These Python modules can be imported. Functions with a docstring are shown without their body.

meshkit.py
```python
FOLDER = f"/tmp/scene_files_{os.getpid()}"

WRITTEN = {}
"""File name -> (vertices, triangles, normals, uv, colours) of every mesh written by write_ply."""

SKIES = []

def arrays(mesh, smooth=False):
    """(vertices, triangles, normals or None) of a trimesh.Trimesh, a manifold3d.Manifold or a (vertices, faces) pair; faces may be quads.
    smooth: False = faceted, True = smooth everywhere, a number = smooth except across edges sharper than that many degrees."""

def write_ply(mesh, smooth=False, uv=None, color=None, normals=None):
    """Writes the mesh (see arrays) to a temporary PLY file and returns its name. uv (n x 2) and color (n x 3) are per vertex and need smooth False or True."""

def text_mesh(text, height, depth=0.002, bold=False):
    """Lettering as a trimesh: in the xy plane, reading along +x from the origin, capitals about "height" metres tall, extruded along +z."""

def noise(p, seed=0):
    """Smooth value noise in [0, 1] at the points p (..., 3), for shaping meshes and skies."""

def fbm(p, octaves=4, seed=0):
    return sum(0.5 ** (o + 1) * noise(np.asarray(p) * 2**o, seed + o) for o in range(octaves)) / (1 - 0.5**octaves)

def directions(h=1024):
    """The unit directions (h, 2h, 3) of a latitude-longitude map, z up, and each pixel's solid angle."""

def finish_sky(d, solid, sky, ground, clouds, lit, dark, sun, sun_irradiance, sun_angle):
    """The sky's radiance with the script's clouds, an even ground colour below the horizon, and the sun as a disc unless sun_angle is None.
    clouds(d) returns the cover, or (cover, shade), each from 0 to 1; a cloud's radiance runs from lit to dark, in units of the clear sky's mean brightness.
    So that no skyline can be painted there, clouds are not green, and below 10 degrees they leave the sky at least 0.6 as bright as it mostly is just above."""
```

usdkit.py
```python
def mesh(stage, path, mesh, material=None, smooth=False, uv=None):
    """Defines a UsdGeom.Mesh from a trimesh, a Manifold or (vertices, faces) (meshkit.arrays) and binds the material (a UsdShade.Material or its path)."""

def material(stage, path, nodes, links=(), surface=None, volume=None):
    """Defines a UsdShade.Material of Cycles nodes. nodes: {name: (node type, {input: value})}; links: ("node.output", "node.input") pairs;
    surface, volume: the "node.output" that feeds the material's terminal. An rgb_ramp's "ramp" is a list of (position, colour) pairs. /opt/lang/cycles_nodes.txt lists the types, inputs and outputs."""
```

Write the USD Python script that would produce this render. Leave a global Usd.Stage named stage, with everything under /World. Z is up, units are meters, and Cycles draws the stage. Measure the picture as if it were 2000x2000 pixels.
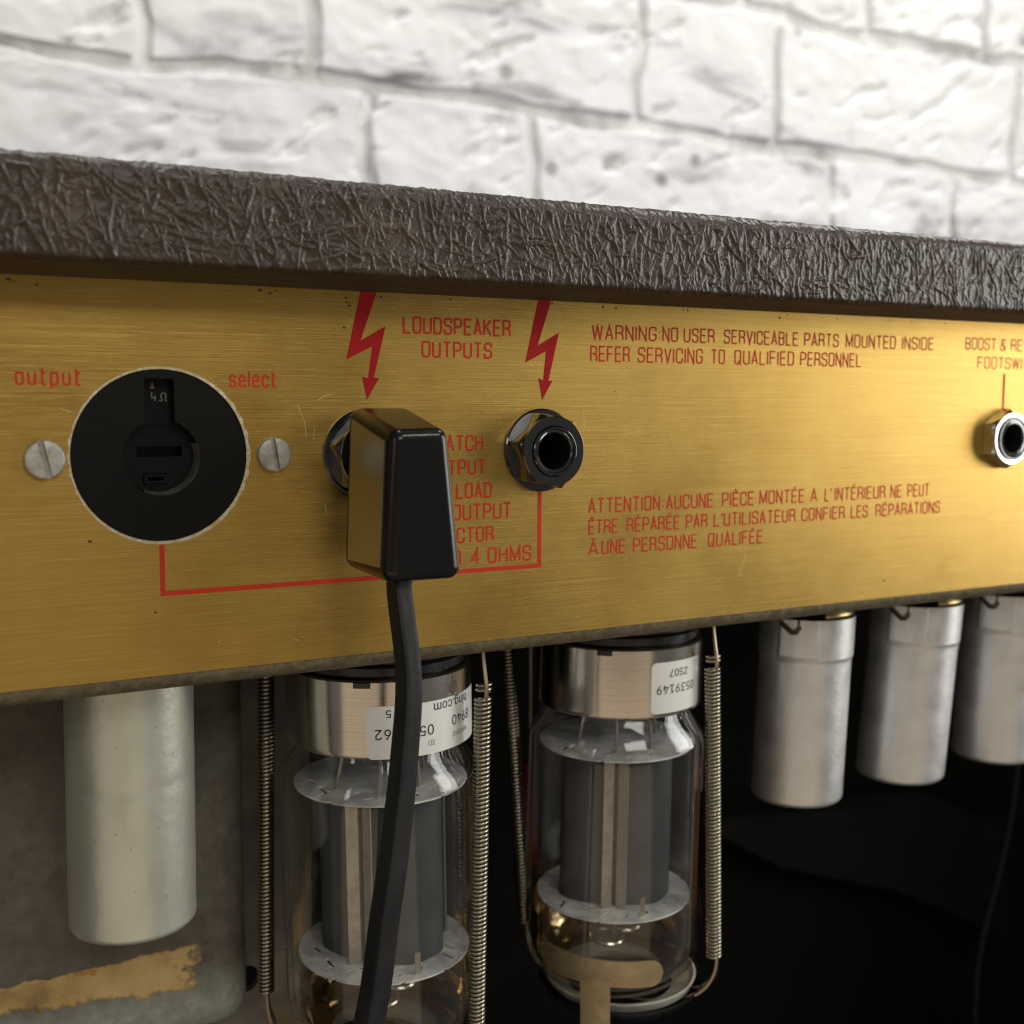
import math, random
import numpy as np, trimesh
from shapely.geometry import Polygon, LineString, Point, box as sbox
from shapely.ops import unary_union
from shapely import affinity
from scipy.spatial import cKDTree
from pxr import Usd, UsdGeom, UsdLux, UsdShade, Gf, Sdf
import usdkit, meshkit

stage = Usd.Stage.CreateInMemory()
UsdGeom.SetStageUpAxis(stage, 'Z'); UsdGeom.SetStageMetersPerUnit(stage, 1.0)
UsdGeom.Xform.Define(stage, '/World'); UsdGeom.Scope.Define(stage, '/World/Looks')
MM = 0.001
# ------------------------------------------------------------------ camera
# lengths below are in millimetres, origin = centre of the output selector on the gold panel,
# x along the panel, y into the amplifier, z up
CAM = np.array([-35.317, -178.015, 8.766])
RIGHT = np.array([0.88129763, -0.47254719, 0.0036925]); UPV = np.array([0.04350022, 0.0889033, 0.99508991]); FWD = np.array([0.47055522, 0.87680976, -0.09890617])
cam = UsdGeom.Camera.Define(stage, '/World/camera')
M = Gf.Matrix4d(1.0)
for i, a in enumerate((RIGHT, UPV, -FWD, CAM * MM)):
    M.SetRow(i, Gf.Vec4d(*map(float, a), 1.0 if i == 3 else 0.0))
cam.AddTransformOp().Set(M)
cam.CreateHorizontalApertureAttr(24.0); cam.CreateVerticalApertureAttr(24.0); cam.CreateFocalLengthAttr(27.0)
cam.CreateFStopAttr(14.5); cam.CreateFocusDistanceAttr(0.193)
cam.CreateClippingRangeAttr((0.01, 50.0))
cam.CreateExposureAttr(0.0)

# ------------------------------------------------------------------ light
def rect_light(name, pos, target, w, h, strength, color):
    L = UsdLux.RectLight.Define(stage, '/World/' + name)
    p, t = np.array(pos, float) * MM, np.array(target, float) * MM
    z = p - t; z /= np.linalg.norm(z)
    x = np.cross([0, 0, 1.0], z); x /= np.linalg.norm(x); y = np.cross(z, x)
    m = Gf.Matrix4d(1.0)
    for i, a in enumerate((x, y, z, p)):
        m.SetRow(i, Gf.Vec4d(*map(float, a), 1.0 if i == 3 else 0.0))
    L.AddTransformOp().Set(m)
    L.CreateWidthAttr(w * MM); L.CreateHeightAttr(h * MM)
    L.CreateIntensityAttr(strength); L.CreateColorAttr(Gf.Vec3f(*color))
    return L
rect_light('window_lamp', (840, -330, 130), (170, 0, -10), 420, 500, 6.8, (1.0, 0.99, 0.96))
rect_light('strip_lamp', (-620, -360, 150), (60, 0, -20), 60, 300, 4.5, (1.0, 0.97, 0.92))
rect_light('front_fill', (0, -820, 470), (60, 0, -40), 460, 240, 6.0, (1.0, 0.97, 0.90))  # added frontal fill from above and behind the camera
rect_light('low_warm_fill', (-420, -900, -620), (-20, 0, -60), 1900, 760, 0.50, (1.0, 0.74, 0.48))  # added low warm fill, stands in for bounce from the front; no lamp there
rect_light('wall_fill', (660, 170, 640), (460, 380, 130), 480, 50, 28.0, (1.0, 0.99, 0.97))  # added light, rakes down the wall to brighten it
rect_light('wall_fill_2', (20, 150, 660), (150, 380, 130), 320, 50, 34.0, (1.0, 0.99, 0.97))  # second added wall fill, for the left part
for k in (0, 1):
    b = UsdLux.SphereLight.Define(stage, '/World/ceiling_bulb_%d' % k); b.AddTranslateOp().Set(Gf.Vec3d(.40 + .075 * k, -.52, .66)); b.CreateRadiusAttr(.020); b.CreateIntensityAttr(110.0); b.CreateColorAttr(Gf.Vec3f(1.0, .96, .88))
dome = UsdLux.DomeLight.Define(stage, '/World/room_light'); dome.CreateIntensityAttr(1.0)
bg = usdkit.material(stage, '/World/Looks/room_glow', {'b': ('background_shader', {'color': (0.140, 0.134, 0.122), 'strength': 1.0})}, [], surface='b.background')
UsdShade.MaterialBindingAPI.Apply(dome.GetPrim()).Bind(bg)

# ------------------------------------------------------------------ scene helpers
used = {}
def numbered(path):
    n = used.get(path, 0); used[path] = n + 1
    return path if n == 0 else '%s_%03d' % (path, n)
class T:                                   # a thing, or a mesh that holds further pieces
    def __init__(s, path, o): s.path, s.o = path, np.asarray(o, float)
def thing(name, label, cat, base=(0, 0, 0), group=None):
    p = numbered('/World/' + name); x = UsdGeom.Xform.Define(stage, p)
    x.AddTranslateOp().Set(Gf.Vec3d(*[float(b) * MM for b in base]))
    d = x.GetPrim(); d.SetCustomDataByKey('label', label); d.SetCustomDataByKey('category', cat)
    if group: d.SetCustomDataByKey('group', group)
    return T(p, base)
def part(parent, name, mesh, mat, smooth=35, label=None, kind=None, uv=None):
    p = numbered(parent.path + '/' + name)
    if isinstance(mesh, (list,)): mesh = trimesh.util.concatenate(mesh)
    v, f = (np.asarray(mesh[0], float), np.asarray(mesh[1], int)) if isinstance(mesh, tuple) else (np.asarray(mesh.vertices, float), np.asarray(mesh.faces, int))
    g = usdkit.mesh(stage, p, ((v - parent.o) * MM, f), MATS[mat], smooth=smooth, uv=uv)
    if label: g.GetPrim().SetCustomDataByKey('label', label)
    if kind: g.GetPrim().SetCustomDataByKey('kind', kind)
    return T(p, parent.o)

# ------------------------------------------------------------------ materials
MATS = {}
def mat(name, nodes, links, surface='p.BSDF'):
    MATS[name] = usdkit.material(stage, '/World/Looks/' + name, nodes, links, surface=surface)
def plain(name, color, rough=0.5, metallic=0.0, noise=None, bump=None, spec=0.5, coat=0.0, extra=None):
    """noise = (scale in 1/m, amount, second colour); bump = (scale, distance in m)"""
    n = {'p': ('principled_bsdf', {'base_color': color, 'roughness': rough, 'metallic': metallic, 'specular_ior_level': spec, 'coat_weight': coat, **(extra or {})}), 't': ('texture_coordinate', {})}
    l = []
    if noise:
        n['n'] = ('noise_texture', {'scale': noise[0], 'detail': 6.0, 'roughness': 0.6}); l.append(('t.object', 'n.vector'))
        n['r'] = ('rgb_ramp', {'ramp': [(0.35, color), (0.35 + noise[1], noise[2])]}); l += [('n.fac', 'r.fac'), ('r.color', 'p.base_color')]
        n['rr'] = ('map_range', {'from_min': 0.3, 'from_max': 0.7, 'to_min': max(rough - .08, .02), 'to_max': rough + .1}); l += [('n.fac', 'rr.value'), ('rr.result', 'p.roughness')]
    if bump:
        n['bn'] = ('noise_texture', {'scale': bump[0], 'detail': 4.0}); l.append(('t.object', 'bn.vector'))
        n['b'] = ('bump', {'distance': bump[1], 'strength': 1.0}); l += [('bn.fac', 'b.height'), ('b.normal', 'p.normal')]
    mat(name, n, l)

# gold anodised, horizontally brushed
def brushed(name, c0, c1, c2, rough, bumpd, metallic=1.0, blot=None):
    n = {'t': ('texture_coordinate', {}),
         'm1': ('mapping', {'scale': (60.0, 60.0, 9000.0)}), 'n1': ('noise_texture', {'scale': 1.0, 'detail': 3.0, 'roughness': 0.65}),
         'm2': ('mapping', {'scale': (22.0, 22.0, 4200.0)}), 'n2': ('noise_texture', {'scale': 1.0, 'detail': 4.0, 'roughness': 0.7}),
         'n3': ('noise_texture', {'scale': 22.0, 'detail': 5.0, 'roughness': 0.6}),
         'a': ('math', {'math_type': 'add'}), 'h': ('math', {'math_type': 'multiply', 'value2': 0.5}),
         'r': ('rgb_ramp', {'ramp': [(0.30, c0), (0.5, c1), (0.70, c2)]}),
         'q': ('map_range', {'from_min': 0.3, 'from_max': 0.7, 'to_min': rough - .04, 'to_max': rough + .07}),
         'mx': ('mix', {'mix_type': 'multiply', 'fac': 0.6}),
         'bl': ('rgb_ramp', {'ramp': [(0.32, (0.72, 0.66, 0.60)), (0.58, (1, 1, 1))]}),
         'b': ('bump', {'distance': bumpd, 'strength': 1.0}), 'p': ('principled_bsdf', {'metallic': metallic})}
    l = [('t.object', 'm1.vector'), ('t.object', 'm2.vector'), ('m1.vector', 'n1.vector'), ('m2.vector', 'n2.vector'), ('t.object', 'n3.vector'),
         ('n1.fac', 'a.value1'), ('n2.fac', 'a.value2'), ('a.value', 'h.value1'), ('h.value', 'r.fac'), ('n3.fac', 'q.value'), ('q.result', 'p.roughness'),
         ('n3.fac', 'bl.fac'), ('r.color', 'mx.color1'), ('bl.color', 'mx.color2'), ('mx.color', 'p.base_color'),
         ('h.value', 'b.height'), ('b.normal', 'p.normal')]
    mat(name, n, l)
brushed('gold', (0.42, 0.258, 0.058), (0.52, 0.335, 0.085), (0.62, 0.415, 0.125), 0.38, 0.00005)
plain('scratch_light', (0.72, 0.58, 0.28), 0.45, 0.8)
plain('red_ink', (0.56, 0.038, 0.016), 0.55, noise=(900.0, 0.35, (0.47, 0.042, 0.018)), spec=0.15)
plain('dark_red_ink', (0.38, 0.012, 0.012), 0.55, noise=(500.0, 0.35, (0.32, 0.012, 0.012)), spec=0.12)
# brown vinyl
mat('vinyl', {'t': ('texture_coordinate', {}), 'n': ('noise_texture', {'scale': 55.0, 'detail': 6.0, 'roughness': 0.65}), 'r': ('rgb_ramp', {'ramp': [(0.32, (0.032, 0.0195, 0.0105)), (0.55, (0.050, 0.0315, 0.018)), (0.72, (0.078, 0.051, 0.031))]}),
     'f': ('noise_texture', {'scale': 2600.0, 'detail': 3.0}), 'b': ('bump', {'distance': 0.00010}), 'n2': ('noise_texture', {'scale': 400.0, 'detail': 4.0}), 'q': ('map_range', {'from_min': 0.3, 'from_max': 0.7, 'to_min': 0.25, 'to_max': 0.44}),
     'p': ('principled_bsdf', {'specular_ior_level': 0.48})},
    [('t.object', 'n.vector'), ('n.fac', 'r.fac'), ('r.color', 'p.base_color'), ('t.object', 'f.vector'), ('f.fac', 'b.height'), ('b.normal', 'p.normal'), ('t.object', 'n2.vector'), ('n2.fac', 'q.value'), ('q.result', 'p.roughness')])
mat('lip_brown', {'t': ('texture_coordinate', {}), 'm': ('mapping', {'scale': (60.0, 700.0, 700.0)}), 'n': ('noise_texture', {'scale': 1.0, 'detail': 5.0, 'roughness': 0.65}), 'r': ('rgb_ramp', {'ramp': [(0.3, (0.032, 0.021, 0.013)), (0.7, (0.075, 0.052, 0.034))]}), 'b': ('bump', {'distance': 0.0002}), 'p': ('principled_bsdf', {'roughness': 0.6, 'specular_ior_level': 0.3})},
    [('t.object', 'm.vector'), ('m.vector', 'n.vector'), ('n.fac', 'r.fac'), ('r.color', 'p.base_color'), ('n.fac', 'b.height'), ('b.normal', 'p.normal')])
plain('steel_edge', (0.115, 0.092, 0.050), 0.5, 0.4, noise=(650.0, 0.35, (0.21, 0.172, 0.10)), bump=(1500.0, 0.0001))
plain('black_disc', (0.0045, 0.0045, 0.004), 0.62, noise=(300.0, .4, (0.007, 0.007, 0.006)), bump=(2500.0, 0.00003), spec=0.14)
plain('black_inner', (0.004, 0.004, 0.004), 0.32, spec=0.25)
plain('bare_rim', (0.62, 0.58, 0.50), 0.5, 0.5, noise=(700.0, 0.3, (0.50, 0.36, 0.14)), bump=(1500.0, 0.0002))
plain('highlight_grey', (0.10, 0.10, 0.09), 0.4, noise=(900.0, .3, (0.04, 0.04, 0.035)))  # lighter grey for the light caught inside the selector recess
plain('faded_white', (0.16, 0.16, 0.16), 0.6)
plain('screw_grey', (0.52, 0.51, 0.46), 0.5, 0.5, noise=(420.0, 0.3, (0.30, 0.28, 0.23)), bump=(900.0, 0.0001))
plain('black_nickel', (0.014, 0.014, 0.015), 0.12, 0.0, spec=0.9, coat=0.5, noise=(600.0, .4, (0.010, 0.010, 0.010)))
plain('black_bore', (0.006, 0.006, 0.006), 0.4)
plain('chrome', (0.74, 0.72, 0.68), 0.16, 1.0, noise=(300.0, .4, (0.62, 0.60, 0.55)))
plain('plug_black', (0.005, 0.005, 0.005), 0.24, spec=0.4)
brushed('plug_metal', (0.40, 0.41, 0.36), (0.49, 0.50, 0.44), (0.58, 0.59, 0.52), 0.25, 0.00002)
plain('cable_black', (0.010, 0.010, 0.0105), 0.52, noise=(160.0, .35, (0.016, 0.016, 0.016)), bump=(700.0, 0.00006), spec=0.3)
brushed('collar_metal', (0.46, 0.43, 0.385), (0.54, 0.505, 0.455), (0.62, 0.585, 0.53), 0.13, 0.00001)
plain('wafer_black', (0.008, 0.008, 0.009), 0.28, noise=(300.0, .4, (0.014, 0.014, 0.014)))
plain('sticker_white', (0.72, 0.72, 0.68), 0.45, noise=(90.0, .4, (0.66, 0.66, 0.62)))
plain('sticker_ink', (0.02, 0.02, 0.025), 0.6); plain('sticker_grey_ink', (0.28, 0.28, 0.28), 0.6)
plain('mica', (0.42, 0.42, 0.42), 0.4, noise=(210.0, 0.28, (0.80, 0.80, 0.78)), bump=(500.0, 0.0001), extra={'alpha': 0.93})
plain('anode_grey', (0.080, 0.087, 0.094), 0.65, 0.0, noise=(90.0, .35, (0.052, 0.057, 0.063)), bump=(400.0, 0.00005), spec=0.15)
plain('anode_seam', (0.50, 0.47, 0.42), 0.40, 0.7, noise=(400.0, .35, (0.34, 0.29, 0.24)), bump=(1300.0, 0.00012))
plain('lead_wire', (0.50, 0.46, 0.41), 0.3, 1.0)
plain('getter_ring', (0.5, 0.46, 0.38), 0.25, 1.0)
mat('getter_film', {'t': ('texture_coordinate', {}), 'n': ('noise_texture', {'scale': 130.0, 'detail': 5.0, 'roughness': 0.6, 'distortion': 1.0}), 'r': ('rgb_ramp', {'ramp': [(0.30, (0, 0, 0)), (0.50, (1, 1, 1))]}),
    'b': ('bump', {'distance': 0.00012}), 'g': ('principled_bsdf', {'base_color': (0.62, 0.45, 0.22), 'metallic': 1.0, 'roughness': 0.05}), 'x': ('transparent_bsdf', {}), 'm': ('mix_closure', {})},
    [('t.object', 'n.vector'), ('n.fac', 'r.fac'), ('r.color', 'm.fac'), ('n.fac', 'b.height'), ('b.normal', 'g.normal'), ('x.BSDF', 'm.closure1'), ('g.BSDF', 'm.closure2')], 'm.closure')
mat('amber_reflection', {'t': ('texture_coordinate', {}), 'mp': ('mapping', {'scale': (700.0, 700.0, 18.0)}), 'n': ('noise_texture', {'scale': 1.0, 'detail': 4.0, 'roughness': 0.6}), 'r': ('rgb_ramp', {'ramp': [(0.36, (0, 0, 0)), (0.66, (0.8, 0.8, 0.8))]}),
    'g': ('principled_bsdf', {'base_color': (0.42, 0.17, 0.06), 'metallic': 0.6, 'roughness': 0.35}), 'x': ('transparent_bsdf', {}), 'm': ('mix_closure', {})},
    [('t.object', 'mp.vector'), ('mp.vector', 'n.vector'), ('n.fac', 'r.fac'), ('r.color', 'm.fac'), ('x.BSDF', 'm.closure1'), ('g.BSDF', 'm.closure2')], 'm.closure')  # coppery reflection streaks painted on a see-through strip
mat('tube_glass', {'w': ('layer_weight', {'blend': 0.5}), 'e': ('math', {'math_type': 'power', 'value2': 3.3}), 'a': ('math', {'math_type': 'multiply_add', 'value2': 0.8, 'value3': 0.028}),
    'x': ('transparent_bsdf', {'color': (0.965, 0.965, 0.955)}), 'g': ('glossy_bsdf', {'color': (1, 1, 1), 'roughness': 0.02}), 'm': ('mix_closure', {})},
    [('w.facing', 'e.value1'), ('e.value', 'a.value1'), ('a.value', 'm.fac'), ('x.BSDF', 'm.closure1'), ('g.BSDF', 'm.closure2')], 'm.closure')
plain('spring_steel', (0.44, 0.40, 0.31), 0.30, 1.0, noise=(200.0, .4, (0.34, 0.30, 0.23)))
plain('hook_wire', (0.42, 0.33, 0.24), 0.35, 1.0)
plain('clip_bronze', (0.40, 0.31, 0.18), 0.42, 0.6, noise=(260.0, .35, (0.32, 0.25, 0.14)), bump=(2200.0, 0.00003))
plain('pad_white', (0.45, 0.435, 0.38), 0.5, noise=(160.0, .3, (0.40, 0.37, 0.30)))
mat('shield_alu', {'t': ('texture_coordinate', {}), 'n': ('noise_texture', {'scale': 170.0, 'detail': 6.0, 'roughness': 0.6}), 'r': ('rgb_ramp', {'ramp': [(0.30, (0.66, 0.655, 0.64)), (0.55, (0.73, 0.725, 0.71)), (0.75, (0.77, 0.765, 0.75))]}),
    'q': ('map_range', {'from_min': 0.3, 'from_max': 0.7, 'to_min': 0.36, 'to_max': 0.48}), 'f': ('noise_texture', {'scale': 1600.0, 'detail': 3.0}), 'b': ('bump', {'distance': 0.00006}), 'p': ('principled_bsdf', {'metallic': 0.85})},
    [('t.object', 'n.vector'), ('n.fac', 'r.fac'), ('r.color', 'p.base_color'), ('n.fac', 'q.value'), ('q.result', 'p.roughness'), ('t.object', 'f.vector'), ('f.fac', 'b.height'), ('b.normal', 'p.normal')])
mat('can_alu', {'t': ('texture_coordinate', {}), 'mp': ('mapping', {'scale': (1.0, 1.0, 0.35)}), 'n': ('noise_texture', {'scale': 85.0, 'detail': 7.0, 'roughness': 0.6, 'distortion': 0.3}), 'r': ('rgb_ramp', {'ramp': [(0.24, (0.46, 0.44, 0.38)), (0.42, (0.58, 0.60, 0.50)), (0.60, (0.64, 0.65, 0.56)), (0.78, (0.63, 0.66, 0.555))]}),
    'v': ('voronoi_texture', {'scale': 420.0}), 'vs': ('rgb_ramp', {'ramp': [(0.05, (0.25, 0.22, 0.18)), (0.10, (1, 1, 1))]}), 'mx': ('mix', {'mix_type': 'multiply', 'fac': 0.5}),
    'n2': ('noise_texture', {'scale': 500.0, 'detail': 4.0}), 'b': ('bump', {'distance': 0.00006}), 'p': ('principled_bsdf', {'metallic': 0.65, 'roughness': 0.40})},
    [('t.object', 'mp.vector'), ('mp.vector', 'n.vector'), ('n.fac', 'r.fac'), ('r.color', 'mx.color1'), ('t.object', 'v.vector'), ('v.distance', 'vs.fac'), ('vs.color', 'mx.color2'), ('mx.color', 'p.base_color'), ('t.object', 'n2.vector'), ('n2.fac', 'b.height'), ('b.normal', 'p.normal')])
plain('sleeve_brown', (0.22, 0.17, 0.10), 0.5, 0.5)
plain('brass', (0.62, 0.46, 0.20), 0.28, 1.0, noise=(250.0, .35, (0.45, 0.33, 0.14)))
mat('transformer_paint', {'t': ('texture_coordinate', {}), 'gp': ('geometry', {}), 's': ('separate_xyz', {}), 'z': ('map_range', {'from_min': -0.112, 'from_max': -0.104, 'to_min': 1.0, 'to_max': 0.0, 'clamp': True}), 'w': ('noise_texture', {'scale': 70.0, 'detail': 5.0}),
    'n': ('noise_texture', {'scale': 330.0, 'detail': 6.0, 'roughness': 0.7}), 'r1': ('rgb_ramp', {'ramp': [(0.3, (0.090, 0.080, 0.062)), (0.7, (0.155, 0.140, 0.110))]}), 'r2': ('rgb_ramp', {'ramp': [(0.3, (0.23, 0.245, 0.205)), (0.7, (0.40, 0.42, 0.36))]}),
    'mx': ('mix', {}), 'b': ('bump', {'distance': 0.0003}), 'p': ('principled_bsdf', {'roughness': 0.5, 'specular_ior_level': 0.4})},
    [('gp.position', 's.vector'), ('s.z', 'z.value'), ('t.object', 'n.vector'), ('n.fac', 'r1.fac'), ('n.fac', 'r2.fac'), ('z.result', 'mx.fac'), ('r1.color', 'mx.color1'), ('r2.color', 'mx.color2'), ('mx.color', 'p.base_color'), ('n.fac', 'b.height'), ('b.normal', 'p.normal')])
plain('flange_steel', (0.21, 0.175, 0.15), 0.5, 0.2, noise=(120.0, .35, (0.115, 0.10, 0.085)), bump=(900.0, 0.0001))
mat('masking_tape', {'gp': ('geometry', {}), 's': ('separate_xyz', {}), 'n': ('noise_texture', {'scale': 75.0, 'detail': 6.0, 'roughness': 0.6}), 'e': ('noise_texture', {'scale': 230.0, 'detail': 5.0, 'roughness': 0.65}),
    'r': ('rgb_ramp', {'ramp': [(0.30, (0.25, 0.16, 0.06)), (0.45, (0.50, 0.33, 0.12)), (0.62, (0.66, 0.47, 0.21)), (0.75, (0.70, 0.54, 0.30))]}),
    'k': ('math', {'math_type': 'multiply_add', 'value2': 0.10, 'value3': 0.1086}), 'lo': ('math', {'math_type': 'add'}), 'hi': ('math', {'math_type': 'subtract', 'value1': -0.1001}), 'rt': ('math', {'math_type': 'subtract', 'value1': 0.0150}),
    'lw': ('math', {'math_type': 'multiply', 'value2': 0.55}), 'rw': ('math', {'math_type': 'multiply', 'value2': 0.16}), 'hw': ('math', {'math_type': 'multiply', 'value2': 1.1}), 'm1': ('math', {'math_type': 'minimum'}), 'm2': ('math', {'math_type': 'minimum'}), 'en': ('math', {'math_type': 'multiply_add', 'value2': 0.0042, 'value3': -0.0024}), 'ad': ('math', {'math_type': 'add'}),
    'fc': ('map_range', {'range_type': 'smoothstep', 'from_min': -0.0001, 'from_max': 0.00055, 'to_min': 0.0, 'to_max': 1.0, 'clamp': True}),
    'b': ('bump', {'distance': 0.0003}), 'p': ('principled_bsdf', {'roughness': 0.62}), 'x': ('transparent_bsdf', {}), 'm': ('mix_closure', {})},
    [('gp.position', 's.vector'), ('gp.position', 'n.vector'), ('gp.position', 'e.vector'), ('n.fac', 'r.fac'), ('r.color', 'p.base_color'), ('n.fac', 'b.height'), ('b.normal', 'p.normal'),
     ('s.x', 'k.value1'), ('k.value', 'lo.value1'), ('s.z', 'lo.value2'), ('lo.value', 'lw.value1'), ('s.z', 'hi.value2'), ('hi.value', 'hw.value1'), ('s.x', 'rt.value2'), ('rt.value', 'rw.value1'), ('lw.value', 'm1.value1'), ('hw.value', 'm1.value2'), ('m1.value', 'm2.value1'), ('rw.value', 'm2.value2'),
     ('e.fac', 'en.value1'), ('m2.value', 'ad.value1'), ('en.value', 'ad.value2'), ('ad.value', 'fc.value'), ('fc.result', 'm.fac'), ('x.BSDF', 'm.closure1'), ('p.BSDF', 'm.closure2')], 'm.closure')
plain('orange_mark', (0.62, 0.20, 0.05), 0.6, noise=(400.0, 0.3, (0.50, 0.27, 0.09)))
plain('cabinet_black', (0.004, 0.004, 0.0035), 0.8, spec=0.08, noise=(30.0, .4, (0.003, 0.003, 0.003)))
plain('brace_dark', (0.0055, 0.0054, 0.0045), 0.8, spec=0.1, noise=(60.0, .4, (0.004, 0.004, 0.0035)))
plain('thin_cable_dark', (0.010, 0.010, 0.011), 0.6, spec=0.2)
plain('red_plastic', (0.23, 0.008, 0.006), 0.35)
# painted white brick
mat('white_brick', {'g': ('geometry', {}), 'm': ('mapping', {'rotation': (0.0, 0.6, 0.0), 'scale': (9.0, 9.0, 30.0)}), 'n': ('noise_texture', {'scale': 1.0, 'detail': 6.0, 'roughness': 0.6, 'distortion': 0.8}), 'r': ('rgb_ramp', {'ramp': [(0.30, (0.33, 0.32, 0.315)), (0.42, (0.80, 0.797, 0.79)), (0.7, (0.85, 0.847, 0.84))]}),
    'v': ('voronoi_texture', {'scale': 22.0}), 'vs': ('rgb_ramp', {'ramp': [(0.07, (0.30, 0.28, 0.27)), (0.11, (1, 1, 1))]}), 'mx': ('mix', {'mix_type': 'multiply', 'fac': 0.7}), 'b': ('bump', {'distance': 0.0022}), 'p': ('principled_bsdf', {'roughness': 0.55, 'specular_ior_level': 0.3})},
    [('g.position', 'm.vector'), ('m.vector', 'n.vector'), ('n.fac', 'r.fac'), ('r.color', 'mx.color1'), ('g.position', 'v.vector'), ('v.distance', 'vs.fac'), ('vs.color', 'mx.color2'), ('mx.color', 'p.base_color'), ('n.fac', 'b.height'), ('b.normal', 'p.normal')])
plain('white_mortar', (0.44, 0.43, 0.42), 0.7, noise=(26.0, .18, (0.82, 0.815, 0.805)), bump=(120.0, 0.0012))

# ------------------------------------------------------------------ mesh helpers (mm)
def box(x0, x1, y0, y1, z0, z1):
    m = trimesh.creation.box([x1 - x0, y1 - y0, z1 - z0]); m.apply_translation([(x0 + x1) / 2, (y0 + y1) / 2, (z0 + z1) / 2]); return m
def rbox(x0, x1, y0, y1, z0, z1, r):
    import manifold3d as mf
    s = mf.Manifold.sphere(r, 20)
    m = mf.Manifold.batch_hull([s.translate((x, y, z)) for x in (x0 + r, x1 - r) for y in (y0 + r, y1 - r) for z in (z0 + r, z1 - r)])
    g = m.to_mesh(); return trimesh.Trimesh(np.array(g.vert_properties[:, :3]), np.array(g.tri_verts))
def grid_faces(n, m, wrap=False):
    i, j = np.meshgrid(np.arange(n - 1), np.arange(m if wrap else m - 1), indexing='ij'); j2 = (j + 1) % m
    q = np.stack([i * m + j, i * m + j2, (i + 1) * m + j2, (i + 1) * m + j], -1).reshape(-1, 4)
    return np.vstack([q[:, [0, 1, 2]], q[:, [0, 2, 3]]])
def lathe(profile, sides=64, axis='z', center=(0, 0, 0)):
    """profile: (radius, height) pairs; outward normals when the profile runs with rising height outside"""
    p = np.asarray(profile, float); a = np.arange(sides) * 2 * np.pi / sides
    v = np.stack([p[:, 0, None] * np.cos(a), p[:, 0, None] * np.sin(a), np.repeat(p[:, 1, None], sides, 1)], -1).reshape(-1, 3)
    m = trimesh.Trimesh(v, grid_faces(len(p), sides, True), process=False)
    m.merge_vertices(); m.update_faces(m.nondegenerate_faces())
    if axis == 'y':                         # height runs towards the viewer (-y)
        m.vertices = np.stack([m.vertices[:, 0], -m.vertices[:, 2], m.vertices[:, 1]], 1)
    m.apply_translation(center); return m
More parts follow.
